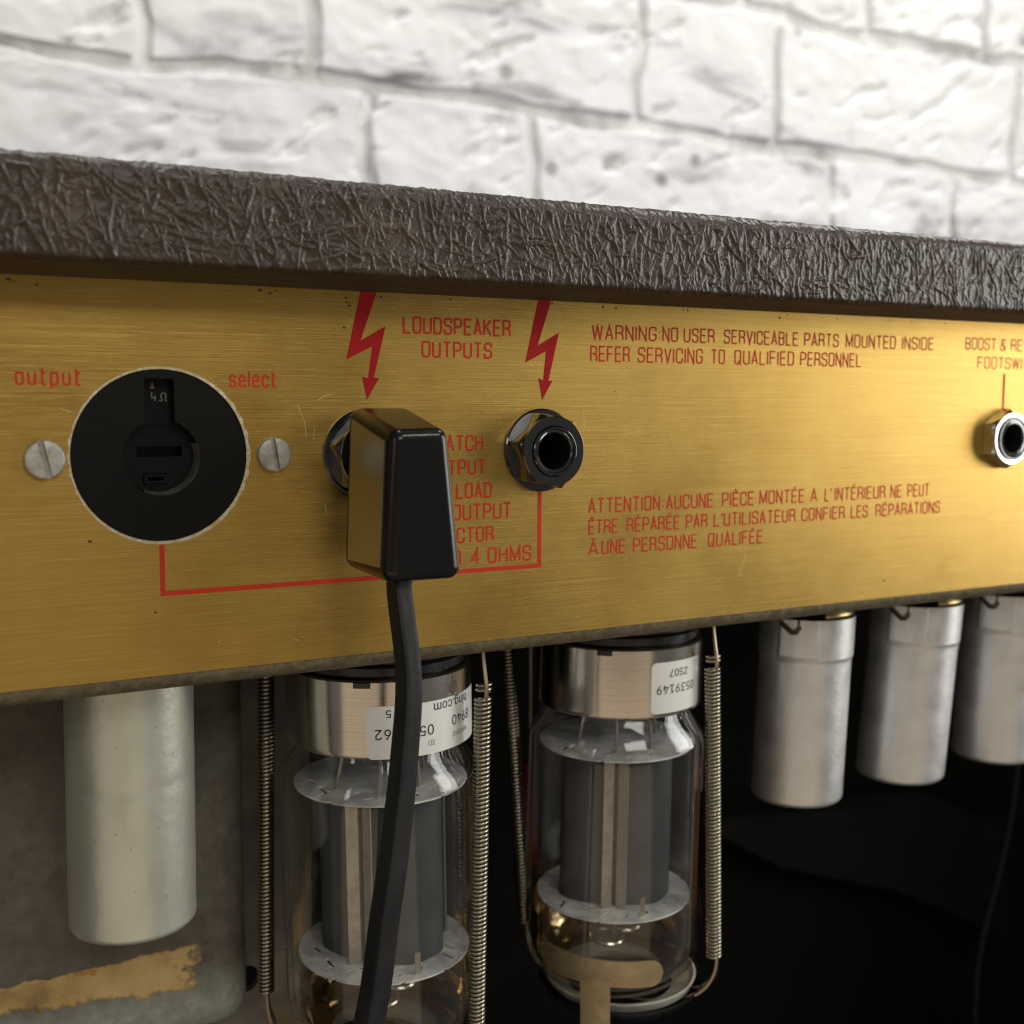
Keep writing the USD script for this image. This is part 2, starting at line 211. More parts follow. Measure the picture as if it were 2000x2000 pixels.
def tube(points, radius, sides=10, caps=True):
    p = np.asarray(points, float); r = np.broadcast_to(np.asarray(radius, float), (len(p),))
    t = np.gradient(p, axis=0); t /= np.linalg.norm(t, axis=1, keepdims=True) + 1e-12
    n = np.cross(t[0], [0.3, 0.9, 0.2]); n /= np.linalg.norm(n); N = []
    for k in range(len(p)):
        n = n - t[k] * (n @ t[k]); n /= np.linalg.norm(n); N.append(n)
    N = np.array(N); B = np.cross(t, N); a = np.arange(sides) * 2 * np.pi / sides
    v = p[:, None] + r[:, None, None] * (np.cos(a)[None, :, None] * N[:, None] + np.sin(a)[None, :, None] * B[:, None])
    v = v.reshape(-1, 3); f = grid_faces(len(p), sides, True)
    if caps:
        c0, c1 = len(v), len(v) + 1; v = np.vstack([v, p[0], p[-1]]); k = np.arange(sides); L = (len(p) - 1) * sides
        f = np.vstack([f, np.stack([np.full(sides, c0), (k + 1) % sides, k], 1), np.stack([np.full(sides, c1), L + k, L + (k + 1) % sides], 1)])
    return trimesh.Trimesh(v, f, process=False)
def curve(pts, n=60):
    from scipy.interpolate import CubicSpline
    p = np.asarray(pts, float); d = np.r_[0, np.cumsum(np.linalg.norm(np.diff(p, axis=0), axis=1))]
    return CubicSpline(d, p)(np.linspace(0, d[-1], n))
def plate(poly, y0, y1):
    """shapely polygon(s) in (x, z) -> solid between y0 (front) and y1"""
    ms = []
    for g in getattr(poly, 'geoms', [poly]):
        if g.area < 1e-6: continue
        m = trimesh.creation.extrude_polygon(g, y1 - y0, engine='earcut')
        v = m.vertices.copy(); m.vertices = np.stack([v[:, 0], y1 - v[:, 2], v[:, 1]], 1)
        ms.append(m)
    return trimesh.util.concatenate(ms)
def circle(x, z, r, n=48): return Polygon([(x + r * math.cos(k * 2 * math.pi / n), z + r * math.sin(k * 2 * math.pi / n)) for k in range(n)])
def polar(A, r, deg, z): a = math.radians(deg); return np.array([A[0] + r * math.sin(a), A[1] - r * math.cos(a), z])   # 0 = towards the viewer (-y), + = to +x

# ------------------------------------------------------------------ single-stroke condensed lettering
W = 0.47; R = 0.235
def fillet(st):
    out = []
    for i, p in enumerate(st):
        if len(p) == 3 and 0 < i < len(st) - 1:
            a, b, c = np.array(st[i - 1][:2]), np.array(p[:2]), np.array(st[i + 1][:2])
            u, w = a - b, c - b; lu, lw = np.linalg.norm(u), np.linalg.norm(w); r = min(p[2], lu * .5, lw * .5)
            for k in range(6):
                t = k / 5; out.append(tuple((1 - t) ** 2 * (b + u / lu * r) + 2 * t * (1 - t) * b + t * t * (b + w / lw * r)))
        else: out.append(p[:2])
    return out
def ring(x0, x1, y0, y1, r): return [((x0 + x1) / 2, y1), (x1, y1, r), (x1, y0, r), (x0, y0, r), (x0, y1, r), ((x0 + x1) / 2, y1)]
w = W
G = {'A': [[(0, 0), (w / 2, 1), (w, 0)], [(.1, .3), (w - .1, .3)]], 'B': [[(0, 0), (0, 1), (w, 1, R), (w, .53, R), (0, .53)], [(0, .53), (w, .53, R), (w, 0, R), (0, 0)]],
     'C': [[(w, .66), (w, 1, R), (0, 1, R), (0, 0, R), (w, 0, R), (w, .34)]], 'D': [[(0, 0), (0, 1), (w, 1, R + .05), (w, 0, R + .05), (0, 0), (0, .1)]],
     'E': [[(w * .95, 1), (0, 1), (0, 0), (w * .95, 0)], [(0, .52), (w * .85, .52)]], 'F': [[(w * .95, 1), (0, 1), (0, 0)], [(0, .52), (w * .85, .52)]],
     'G': [[(w, .70), (w, 1, R), (0, 1, R), (0, 0, R), (w, 0, R), (w, .46), (w * .55, .46)]], 'H': [[(0, 0), (0, 1)], [(w, 0), (w, 1)], [(0, .52), (w, .52)]],
     'I': [[(0, 0), (0, 1)]], 'K': [[(0, 0), (0, 1)], [(w, 1), (0, .42)], [(.14, .55), (w, 0)]], 'L': [[(0, 1), (0, 0), (w * .9, 0)]],
     'M': [[(0, 0), (0, 1), (w * .62, .12), (w * 1.24, 1), (w * 1.24, 0)]], 'N': [[(0, 0), (0, 1), (w, 0), (w, 1)]], 'O': [ring(0, w, 0, 1, R + .02)],
     'P': [[(0, 0), (0, 1), (w, 1, R), (w, .46, R), (0, .46)]], 'Q': [ring(0, w, 0, 1, R + .02), [(w * .55, .26), (w * 1.08, -.06)]],
     'R': [[(0, 0), (0, 1), (w, 1, R), (w, .50, R), (0, .50)], [(w * .5, .50), (w, .40, .12), (w, 0)]],
     'S': [[(w, .72), (w, 1, R), (0, 1, R), (0, .53, R), (w, .50, R), (w, 0, R), (0, 0, R), (0, .28)]], 'T': [[(0, 1), (w, 1)], [(w / 2, 1), (w / 2, 0)]],
     'U': [[(0, 1), (0, 0, R), (w, 0, R), (w, 1)]], 'V': [[(0, 1), (w / 2, 0), (w, 1)]], 'W': [[(0, 1), (w * .36, 0), (w * .72, .95), (w * 1.08, 0), (w * 1.44, 1)]],
     '&': [[(w, .0), (w * .2, .7), (w * .2, .98, .1), (w * .75, .98, .1), (w * .75, .72), (0, .40, .1), (0, 0, .12), (w * .7, 0, .15), (w, .42)]], '4': [[(w * .72, 0), (w * .72, 1), (0, .27), (w, .27)]],
     ':': [[(0, .16), (0, .26)], [(0, .60), (0, .70)]], '.': [[(0, 0), (0, .06)]], "'": [[(.05, 1.0), (0, .78)]],
     'o': [ring(0, w, 0, .74, R)], 'u': [[(0, .74), (0, 0, R), (w, 0, R), (w, .74)], [(w, .2), (w, 0)]], 't': [[(.1, 1), (.1, 0, .1), (.34, 0)], [(0, .74), (.34, .74)]],
     'p': [[(0, -.26), (0, .74)], ring(0, w, 0, .74, R)], 's': [[(w, .54), (w, .74, .15), (0, .74, .15), (0, .38, .15), (w, .36, .15), (w, 0, .15), (0, 0, .15), (0, .2)]],
     'e': [[(0, .38), (w, .38), (w, .74, R), (0, .74, R), (0, 0, R), (w, 0, R), (w, .17)]], 'l': [[(0, 0), (0, 1)]], 'c': [[(w, .52), (w, .74, R), (0, .74, R), (0, 0, R), (w, 0, R), (w, .22)]]}
for base, acc, name in (('E', [[(.16, 1.12), (.33, 1.27)]], 'É'), ('E', [[(.30, 1.12), (.13, 1.27)]], 'È'), ('E', [[(.10, 1.12), (.23, 1.25), (.36, 1.12)]], 'Ê'), ('A', [[(.30, 1.10), (.13, 1.25)]], 'À')):
    G[name] = G[base] + acc
def adv(c):
    if c in "I:.'l": return 0.0
    return max(max(p[0] for p in s) for s in G[c])
def word_shape(text, x0, x1, z0, h, sw):
    gap = 0.235 if text.upper() == text else 0.40; total = sum(adv(c) for c in text) + gap * (len(text) - 1) or 0.01
    sx = (x1 - x0 - sw) / total if total > .02 else h
    x, out = 0.0, []
    for c in text:
        for st in G[c]:
            pts = [(x0 + sw / 2 + (x + p[0]) * sx, z0 + sw / 2 + p[1] * (h - sw)) for p in fillet(st)]
            out.append(LineString(pts).buffer(sw / 2, cap_style=2, join_style=2, mitre_limit=2.0, resolution=4))
        x += adv(c) + gap
    return unary_union(out).simplify(0.012)

# ------------------------------------------------------------------ the amplifier
amp = thing('amplifier', 'open-backed guitar amplifier with textured brown vinyl top and gold control panel lettered in red', 'amplifier')
BX0, BX1 = -120.0, 420.0
# top board: one closed skin round the front edge of the board, its vinyl grain modelled
def make_top_board():
    z1, z0, yf, r = 40.75, 26.9, -13.0, 2.6
    prof = [(60.0, z1), (12.0, z1), (0.0, z1), (-6.0, z1)]
    prof += [(y, z1) for y in np.arange(-7, yf + r, -0.17)]
    prof += [(yf + r - r * math.sin(t), z1 - r + r * math.cos(t)) for t in np.linspace(0.06, math.pi / 2, 24)]
    prof += [(yf, z) for z in np.arange(z1 - r - .17, z0 + 1.0, -0.17)]
    prof += [(yf + .9 - .9 * math.cos(t), z0 + .9 - .9 * math.sin(t)) for t in np.linspace(0.1, math.pi / 2, 6)]
    prof = np.array(prof)
    s = np.r_[0, np.cumsum(np.linalg.norm(np.diff(prof, axis=0), axis=1))]
    tang = np.gradient(prof, axis=0); nrm = np.stack([tang[:, 1], -tang[:, 0]], 1); nrm /= np.linalg.norm(nrm, axis=1, keepdims=True)
    xs = np.r_[np.arange(BX0, -34, 2.0), np.arange(-30, 204, 0.17), np.arange(216, BX1 + 1, 2.0)]
    X, S = np.meshgrid(xs, s, indexing='ij')
    P = np.stack([X, S, 0 * X], -1)
    wx = (meshkit.fbm(P / 2.4, 2, 5) - .5) * 2.2; ws = (meshkit.fbm(P / 2.4, 2, 9) - .5) * 2.6
    rng = np.random.default_rng(3)
    def cells(ax, as_, seed, warp):
        u, v = (X + warp * wx) / ax, (S + warp * ws) / as_
        g = np.random.default_rng(seed)
        a, b = np.meshgrid(np.arange(math.floor(u.min()) - 2, u.max() + 2), np.arange(math.floor(v.min()) - 2, v.max() + 2), indexing='ij')
        pts = np.stack([a, b], -1).reshape(-1, 2) + g.random((a.size, 2)) * .95
        d, _ = cKDTree(pts).query(np.stack([u, v], -1).reshape(-1, 2), k=2)
        return (d[:, 1] - d[:, 0]).reshape(X.shape)
    e1 = cells(1.9, 4.6, 11, 1.1); e2 = cells(1.0, 2.2, 12, 0.9)
    keep = np.clip((meshkit.fbm(P / 5.0, 2, 31) - .30) * 5, 0, 1)
    h = 0.20 * np.exp(-np.abs(e1 / .14) ** 1.3) + 0.07 * keep * np.exp(-np.abs(e2 / .16) ** 1.3) + 0.10 * (meshkit.fbm(P / 0.9, 2, 21) - .5) + 0.14 * (meshkit.fbm(P / 2.2, 2, 27) - .5)
    Xw, Sw = X + wx * .22, S + ws * .22
    g = np.random.default_rng(77); s_lo, s_hi = s[3], s[-1]
    cre = np.zeros_like(h)
    for k in range(1500):
        cx_, cs_ = g.uniform(-32, 206), g.uniform(s_lo, s_hi + 1)
        flat = g.random() < .30
        an = g.normal(math.pi / 2, .52) if not flat else g.normal(0, .35)
        ln = g.uniform(1.2, 4.6) * (1.0 if not flat else .8); wd = g.uniform(.15, .34); am = g.uniform(.12, .42)
        i0, i1 = np.searchsorted(xs, (cx_ - ln - 1.2, cx_ + ln + 1.2)); j0, j1 = np.searchsorted(s, (cs_ - ln - 1.2, cs_ + ln + 1.2))
        if i1 <= i0 or j1 <= j0: continue
        du, dv = Xw[i0:i1, j0:j1] - cx_, Sw[i0:i1, j0:j1] - cs_
        al = (du * math.cos(an) + dv * math.sin(an)) / ln; ac = -du * math.sin(an) + dv * math.cos(an) + .25 * al * al * ln * .4
        q = am * np.exp(-np.abs(ac / wd) ** 1.5) * np.clip(1.15 - al * al, 0, 1)
        cre[i0:i1, j0:j1] = np.maximum(cre[i0:i1, j0:j1], q)
    h = h + cre
    drift = np.clip((X + 22) / 197, 0, 1.5) * 0.55
    edge = np.clip((s[-1] - S) / 1.2, 0, 1)
    k = np.clip((prof[:, 1] - z0) / (z1 - z0), 0, 1)
    h = h * (0.35 + 0.65 * edge) * (0.45 + 0.37 * np.clip((prof[None, :, 1] < z1 - 2.0) + 0.0, 0, 1))
    v = np.stack([X, prof[None, :, 0] + nrm[None, :, 0] * h, prof[None, :, 1] + nrm[None, :, 1] * h + drift * k[None]], -1).reshape(-1, 3)
    f = grid_faces(len(xs), len(s))
    m = trimesh.Trimesh(v, f, process=False)
    if m.face_normals[len(f) // 4].dot([0, -1, .3]) < 0 and False: m.invert()
    # orientation: front face must look to -y
    fn = m.face_normals; c = m.triangles_center; sel = (np.abs(c[:, 2] - 33) < 2)
    if fn[sel, 1].mean() > 0: m.invert()
    return m
part(amp, 'top_board', make_top_board(), 'vinyl', smooth=True)
part(amp, 'board_core', box(BX0, BX1, -5.5, 230, 27.6, 38.9), 'lip_brown')
lip = Polygon([(-12.2, 27.55), (-12.2, 27.0), (-11.6, 26.7), (-0.6, 25.75), (-0.2, 25.75), (-0.2, 27.55)])
def extrude_x(poly, x0, x1):
    m = trimesh.creation.extrude_polygon(poly, x1 - x0, engine='earcut'); v = m.vertices
    m.vertices = np.stack([v[:, 2] + x0, v[:, 0], v[:, 1]], 1); return m
part(amp, 'board_lip', extrude_x(lip, BX0, BX1), 'lip_brown', smooth=False, label='smooth dark brown strip under the vinyl front edge')
# gold panel with its holes
JACKS = [(32.9, -0.5), (65.9, -0.5), (186.0, 0.0)]
sel_hole = affinity.scale(circle(0.3, -0.2, 13.35, 96), 1.0, 1.0)
pan = sbox(BX0, -33.85, BX1, 26.6).difference(sel_hole)
for j in JACKS: pan = pan.difference(circle(*j, 4.2, 32))
panel = part(amp, 'rear_panel', plate(pan, 0.0, 1.0), 'gold', smooth=False)
INK = -0.03
def line(words, z, h, sw, m='red_ink'):
    part(panel, 'lettering', plate(unary_union([word_shape(t, a, b, z, h, sw) for t, a, b in words]), INK, 0.02), m, smooth=False)
line([('output', -19.8, -10.9)], 10.2, 2.62, .35); line([('select', 10.65, 18.15)], 10.12, 2.62, .34)
line([('LOUDSPEAKER', 39.6, 59.85)], 19.2, 2.92, .38); line([('OUTPUTS', 42.95, 56.25)], 15.32, 2.84, .38)
line([('MATCH', 45.3, 54.5)], -.45, 2.82, .36); line([('OUTPUT', 44.0, 55.05)], -4.57, 2.76, .36); line([('TO', 44.9, 48.2), ('LOAD', 49.3, 56.2)], -8.66, 2.78, .36)
line([('ON', 43.9, 47.2), ('OUTPUT', 48.6, 60.1)], -12.4, 2.9, .36); line([('SELECTOR', 42.2, 56.6)], -16.32, 2.78, .36); line([('AND', 45.0, 50.3), ('4', 52.2, 53.9), ('OHMS', 55.4, 64.15)], -20.2, 2.85, .36)
line([('WARNING', 76.4, 90.6), (':', 91.05, 91.35), ('NO', 91.9, 95.5), ('USER', 96.8, 104.1), ('SERVICEABLE', 106.3, 125.1), ('PARTS', 126.6, 135.9), ('MOUNTED', 137.8, 152.0), ('INSIDE', 153.8, 163.3)], 19.2, 2.75, .31)
line([('REFER', 76.1, 84.7), ('SERVICING', 86.45, 101.4), ('TO', 103.3, 106.7), ('QUALIFIED', 109.0, 124.1), ('PERSONNEL', 125.7, 142.3)], 15.25, 2.88, .31)
line([('ATTENTION', 76.0, 92.0), (':', 92.45, 92.75), ('AUCUNE', 93.4, 104.65), ('PIÈCE', 106.75, 114.75), ('MONTÉE', 116.1, 127.9), ('A', 129.4, 131.35), ("L'", 133.3, 135.1), ('INTÉRIEUR', 136.1, 150.5), ('NE', 151.95, 155.4), ('PEUT', 157.0, 163.7)], -12.35, 2.82, .31)
line([('ÊTRE', 76.1, 82.6), ('RÉPARÉE', 84.5, 96.7), ('PAR', 98.1, 103.3), ("L'UTILISATEUR", 104.8, 125.6), ('.', 126.2, 126.5), ('CONFIER', 127.2, 139.05), ('LES', 140.75, 145.6), ('RÉPARATIONS', 147.8, 167.2)], -16.2, 2.72, .31)
line([('À', 76.15, 78.3), ('UNE', 79.0, 84.35), ('PERSONNE', 86.0, 100.95), ('QUALIFÉE', 103.5, 117.2), ('.', 117.7, 118.0)], -20.1, 2.78, .31)
line([('BOOST', 173.05, 182.9), ('&', 184.3, 186.2), ('REVERB', 187.8, 200.2)], 19.58, 2.72, .29); line([('FOOTSWITCH', 177.1, 198.6)], 15.5, 2.7, .29)
B1 = [(31.9, 26.4), (35.3, 26.4), (32.19, 17.86), (36.56, 20.33), (34.45, 11.91), (35.36, 11.86), (33.22, 8.28), (32.40, 12.07), (33.44, 11.84), (34.2, 16.96), (29.71, 14.77)]
B1[0] = (32.4, 26.4)
B2 = [(65.4, 26.4), (68.1, 26.4), (65.2, 17.86), (69.53, 20.25), (67.43, 11.7), (68.27, 11.8), (66.21, 8.35), (65.35, 12.19), (66.37, 11.75), (66.9, 16.93), (62.72, 14.84)]
for B in (B1, B2): part(panel, 'lightning_arrow', plate(Polygon(B).buffer(0), INK, 0.02), 'dark_red_ink', smooth=False)
part(panel, 'connecting_line', plate(LineString([(-.1, -13.4), (-.1, -21.2), (65.8, -21.2), (65.8, -7.4)]).buffer(.38, cap_style=2, join_style=2), INK, .02), 'red_ink', smooth=False)
part(panel, 'connecting_line', plate(sbox(185.7, 5.4, 186.4, 14.5), INK, .02), 'red_ink', smooth=False)
# scuffs and dark specks near the top edge of the panel
rng = random.Random(5)
sp = []
for k in range(26):
    x = rng.uniform(-22, 170); sp.append((x, 25.5 - abs(rng.gauss(0, .35)) - .25, rng.uniform(.10, .26)))
sp += [(29.9, 23.9, .2), (30.4, 23.4, .28), (29.8, 24.6, .18), (-10.4, -12.6, .22), (-1.3, -24.0, .2), (81.5, 9.9, .18), (151, -30.1, .2), (-20.0, 25.0, .25), (29.4, 19.9, .2)]
part(panel, 'grime_speck', plate(unary_union([affinity.scale(circle(x, z, r, 7), rng.uniform(.8, 1.5), rng.uniform(.6, 1.1)) for x, z, r in sp]), -.02, .02), 'lip_brown', smooth=False, kind='stuff')
sc = [[(112.9, -22.2), (112.3, -24.0), (111.4, -26.2)], [(21.5, 7.5), (22.6, 4.8), (22.9, 2.2)], [(24.3, 3.9), (24.0, 1.9)], [(24.9, 8.2), (26.0, 9.0), (27.4, 9.2)], [(57.6, 4.0), (58.2, 4.6)], [(74.8, 6.5), (75.0, 3.2)], [(20.5, -30.2), (21.2, -30.6)], [(8.0, -29.6), (8.4, -29.3)],
      [(140.8, -24.2), (141.6, -24.6)], [(25.8, -8.5), (26.1, -10.4)], [(-14.0, 7.0), (-12.5, 6.4)], [(35.5, -26.0), (38.0, -25.7)]]
for q in sc: part(panel, 'scratch', plate(LineString(q).buffer(.045, cap_style=1, resolution=2), -.012, .02), 'scratch_light', smooth=False)
# steel chassis behind and under the panel
ch = [(150, -36.6), (3.0, -36.6)] + [(3.0 - 2.75 * math.sin(t), -33.87 - 2.73 * math.cos(t)) for t in np.linspace(.1, math.pi / 2, 14)] + [(1.05, -33.87), (1.05, 25.7), (150, 25.7)]
part(amp, 'chassis', extrude_x(Polygon(ch).buffer(0).difference(Polygon([(1.0, -33.86), (3.5, -35.2), (149, -35.2), (149, 24), (1.0, 24)])), BX0 + 5, BX1 - 5), 'steel_edge', smooth=30)

# output selector
rim = part(amp, 'selector_rim', plate(Polygon([(0.3 + (13.36 + .12 * math.sin(k * 1.7) + .1 * rng.random()) * math.cos(k * math.pi / 60), -.2 + (13.36 + .1 * rng.random()) * math.sin(k * math.pi / 60)) for k in range(120)]).difference(circle(.3 - .12, -.2 + .05, 12.98, 90)), -.06, .6), 'bare_rim', smooth=False)
key = unary_union([circle(.25, -.45, 5.72, 80), sbox(-2.05, 3, 2.35, 11.4)]).buffer(-.4).buffer(.4)
selector = part(amp, 'output_selector', plate(circle(.3, -.2, 13.2, 96).difference(key), .12, 4.6), 'black_disc', smooth=30)
part(selector, 'pointer_slot', plate(sbox(-2.4, 4.4, 2.7, 11.8), 2.6, 4.4), 'black_inner', smooth=False)
ins = circle(.25, -.45, 5.9, 64).difference(sbox(-2.9, -.45, 3.9, 1.15)).difference(sbox(-2.0, -4.6, 1.6, -3.0))
part(selector, 'turning_insert', plate(ins, 3.0, 7.0), 'black_inner', smooth=30)
part(selector, 'slot_floor', plate(circle(.25, -.45, 5.8, 48), 6.0, 7.2), 'black_inner', smooth=False)
part(selector, 'slot_bar', plate(sbox(-1.9, -4.5, 1.5, -3.1).difference(sbox(-1.4, -4.1, 1.0, -3.5)), 2.6, 5.0), 'black_inner', smooth=False)
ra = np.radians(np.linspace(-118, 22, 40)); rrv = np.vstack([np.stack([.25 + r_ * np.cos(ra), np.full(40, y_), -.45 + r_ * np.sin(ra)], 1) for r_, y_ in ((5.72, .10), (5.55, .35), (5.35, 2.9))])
part(selector, 'lit_recess_arc', (rrv, grid_faces(3, 40)[:, ::-1]), 'highlight_grey', smooth=True)  # lower right arc of the recess, its highlight put into the colour
MK = lambda g: affinity.translate(affinity.scale(g, .82, .82, origin=(.6, 8.5)), -.15, .75)
part(selector, 'numeral', plate(MK(unary_union([LineString([(-.55, 8.7), (-.55, 7.6), (.15, 7.6)]).buffer(.12, cap_style=2), LineString([(.05, 8.0), (.05, 7.0)]).buffer(.12, cap_style=2)])), 2.55, 2.62), 'faded_white', smooth=False)
om = [(.75, 7.1), (1.25, 7.1), (1.25, 7.5), (1.1, 7.9), (1.2, 8.35), (1.6, 8.5), (1.95, 8.35), (2.05, 7.9), (1.9, 7.5), (1.9, 7.1), (2.2, 7.1)]
part(selector, 'ohm_sign', plate(MK(LineString(om).buffer(.11, cap_style=2)), 2.55, 2.62), 'faded_white', smooth=False)
part(selector, 'arrow_mark', plate(MK(Polygon([(-.85, 9.3), (.0, 9.3), (-.35, 10.55), (-.5, 10.55)])), 2.55, 2.62), 'faded_white', smooth=False)

# slotted screws
for (x, z, r, tilt) in ((-16.3, -.35, 2.82, 12), (17.4, -.3, 2.72, 9)):
    head = circle(x, z, r, 40); slot = affinity.rotate(sbox(x - .42, z - 4, x + .42, z + 4), tilt, origin=(x, z))
    body = lathe([(r * .98, .0), (r, .35), (r, .8), (r * .93, 1.15), (r * .75, 1.32), (0, 1.36)], 48, 'y', (x, 0, z))
    import manifold3d as mf
    def mani(m): return mf.Manifold(mf.Mesh(np.asarray(m.vertices, np.float32), np.asarray(m.faces, np.uint32)))
    a = lathe([(0, -.3), (r, -.3), (r, .8), (r * .94, 1.12), (r * .78, 1.3), (0, 1.38)], 48, 'y', (x, 0, z))
    trimesh.repair.fix_normals(a)
    b = plate(slot, -3, -.35); trimesh.repair.fix_normals(b)
    try:
        g = (mani(a) - mani(b)).to_mesh(); sm = trimesh.Trimesh(np.array(g.vert_properties[:, :3]), np.array(g.tri_verts))
        if len(sm.faces) < 20: sm = a
    except Exception: sm = a
    part(amp, 'slotted_screw', sm, 'screw_grey', smooth=30)

# jack sockets
def hexnut(c, rc, phase, y0, y1, chamf, inner):
    k = np.arange(6); ang = np.radians(phase + 60 * k)
    n = 96; th = np.arange(n) * 2 * np.pi / n
    d = np.abs((np.degrees(th) - phase + 30) % 60 - 30)
    rad = rc * math.cos(math.pi / 6) / np.cos(np.radians(30 - d))
    fl = rc * math.cos(math.pi / 6)
    F_ = np.full(n, fl)
    rows = [(rad, y0), (rad, y1 + chamf * 1.3), (np.minimum(rad, fl + (rad - fl) * .45), y1 + chamf * .75), (F_ * 1.0, y1 + chamf * .45), (F_ * 1.0, y1 + .12), (F_ * .975, y1), (F_ * inner, y1), (F_ * (inner - .03), y1 + .5)]
    v = np.vstack([np.stack([c[0] + r * np.cos(th), np.full(n, y), c[1] + r * np.sin(th)], 1) for r, y in rows])
    m = trimesh.Trimesh(v, grid_faces(len(rows), n, True), process=False)
    fn, ct = m.face_normals, m.triangles_center - np.array([c[0], 0, c[1]])
    if (fn[:n, 0] * ct[:n, 0] + fn[:n, 2] * ct[:n, 2]).mean() < 0: m.invert()
    return m
def jack(c, rw, rnut, phase, ynut, rb, bore, mn, mb, wash):
    base = .0
    bush = lathe([(rb, -ynut - 1.4), (rb, -ynut + .25), (rb - .2, -ynut + .45), (rb - .45, -ynut + .45), (rb - .6, -ynut + .2), (bore + .45, -ynut + .3), (bore + .15, -ynut + .1), (bore, -ynut - .3), (bore, -ynut - 14)], 56, 'y', (c[0], 0, c[1]))
    j = part(amp, 'jack_socket', bush, mb, smooth=40)
    part(j, 'nut', hexnut(c, rnut, phase, -.7 if wash else -.05, ynut, .9, .74 if wash else .83), mn, smooth=25)
    if wash: part(j, 'washer', lathe([(rw, .0), (rw, .55), (rw - .25, .8), (4, .85)], 64, 'y', (c[0], 0, c[1])), mn, smooth=30)
    part(j, 'bore', lathe([(bore - .02, -ynut - 3), (bore - .05, -ynut - 13.5), (0, -ynut - 13.6)], 32, 'y', (c[0], 0, c[1])), 'black_bore', smooth=30)
jack(JACKS[0], 7.35, 7.0, 168, -5.0, 4.35, 3.05, 'black_nickel', 'black_nickel', True)
jack(JACKS[1], 7.35, 7.0, 168, -5.0, 4.35, 3.05, 'black_nickel', 'black_nickel', True)
jack(JACKS[2], 6.0, 6.75, 30, -3.1, 4.88, 3.0, 'chrome', 'black_nickel', False)
# brass skirts of the three preamp valve sockets
SH = [((150.0, 22.0), (148.0, 22.0)), ((185.6, 22.0), (181.6, 22.0)), ((217.6, 22.0), (215.6, 22.0))]
for a, b in SH:
    rows = [(9.7, -36.7), (9.7, -38.6), (10.25, -39.3), (10.35, -40.0), (10.05, -40.7), (9.3, -40.8)]
    th = np.radians(np.linspace(-20, 250, 60))        # gap in the skirt faces front left
    v = np.vstack([np.stack([a[0] + r * np.sin(th), a[1] - r * np.cos(th), np.full(len(th), z)], 1) for r, z in rows])
    part(amp, 'socket_skirt', (v, grid_faces(len(rows), len(th))), 'brass', smooth=True)
for A in ((44.2, 24.0), (99.2, 24.0)):
    part(amp, 'valve_socket', lathe([(0, -36.7), (16.5, -36.7), (16.5, -38.2), (0, -38.3)], 48, 'z', (A[0], A[1], 0)), 'wafer_black', smooth=30)
# dark inside of the cabinet
part(amp, 'side_wall', box(BX0, BX0 + 15, -6, 230, -340, 27.4), 'cabinet_black', smooth=False)
part(amp, 'side_wall', box(BX1 + 90, BX1 + 105, -6, 230, -340, 27.4), 'cabinet_black', smooth=False)
part(amp, 'speaker_baffle', box(BX0 + 16, BX1 + 89, 215, 230, -341, 27.4), 'cabinet_black', smooth=False)
part(amp, 'bottom_board', box(BX0, BX1 + 105, -6, 230, -355, -341), 'cabinet_black', smooth=False)
br = Polygon([(250, -166), (404, -184), (446, -206), (452, -262), (372, -222), (300, -196)])
part(amp, 'brace_board', plate(br, 196, 214), 'brace_dark', smooth=False)

# ------------------------------------------------------------------ transformer
tr = thing('transformer', 'dark grey steel transformer housing with a strip of tan masking tape, behind the pale can', 'transformer', (-20, 50, -36.6))
bell = rbox(-78, 24.9, 46.0, 90, -120.0, -41.5, 6.0)
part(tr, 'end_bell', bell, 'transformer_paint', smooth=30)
fl = sbox(-84, -140, 41.5, -38.5).difference(circle(26.6, -116.2, 3.0, 40))
part(tr, 'mounting_flange', plate(fl, 58.0, 60.0), 'flange_steel', smooth=False)
part(tr, 'lamination_stack', box(-80, 24, 60.2, 95, -130, -40), 'cabinet_black', smooth=False)
def flat_strip(poly, y, th): return plate(poly, y - th, y)
part(tr, 'masking_tape', flat_strip(sbox(-60, -112.5, 16.5, -99.9), 45.98, .06), 'masking_tape', smooth=False, label='torn strip of tan masking tape')
om_ = Polygon([(-9.5, -101.0), (-8.1, -100.8), (-6.9, -100.9), (-5.9, -100.75), (-5.2, -101.0), (-5.8, -101.5), (-5.3, -102.0), (-6.3, -101.9), (-6.8, -101.45), (-7.7, -101.6), (-8.3, -101.3), (-9.2, -101.45)])
part(tr, 'orange_mark', flat_strip(om_, 45.9, .03), 'orange_mark', smooth=False)

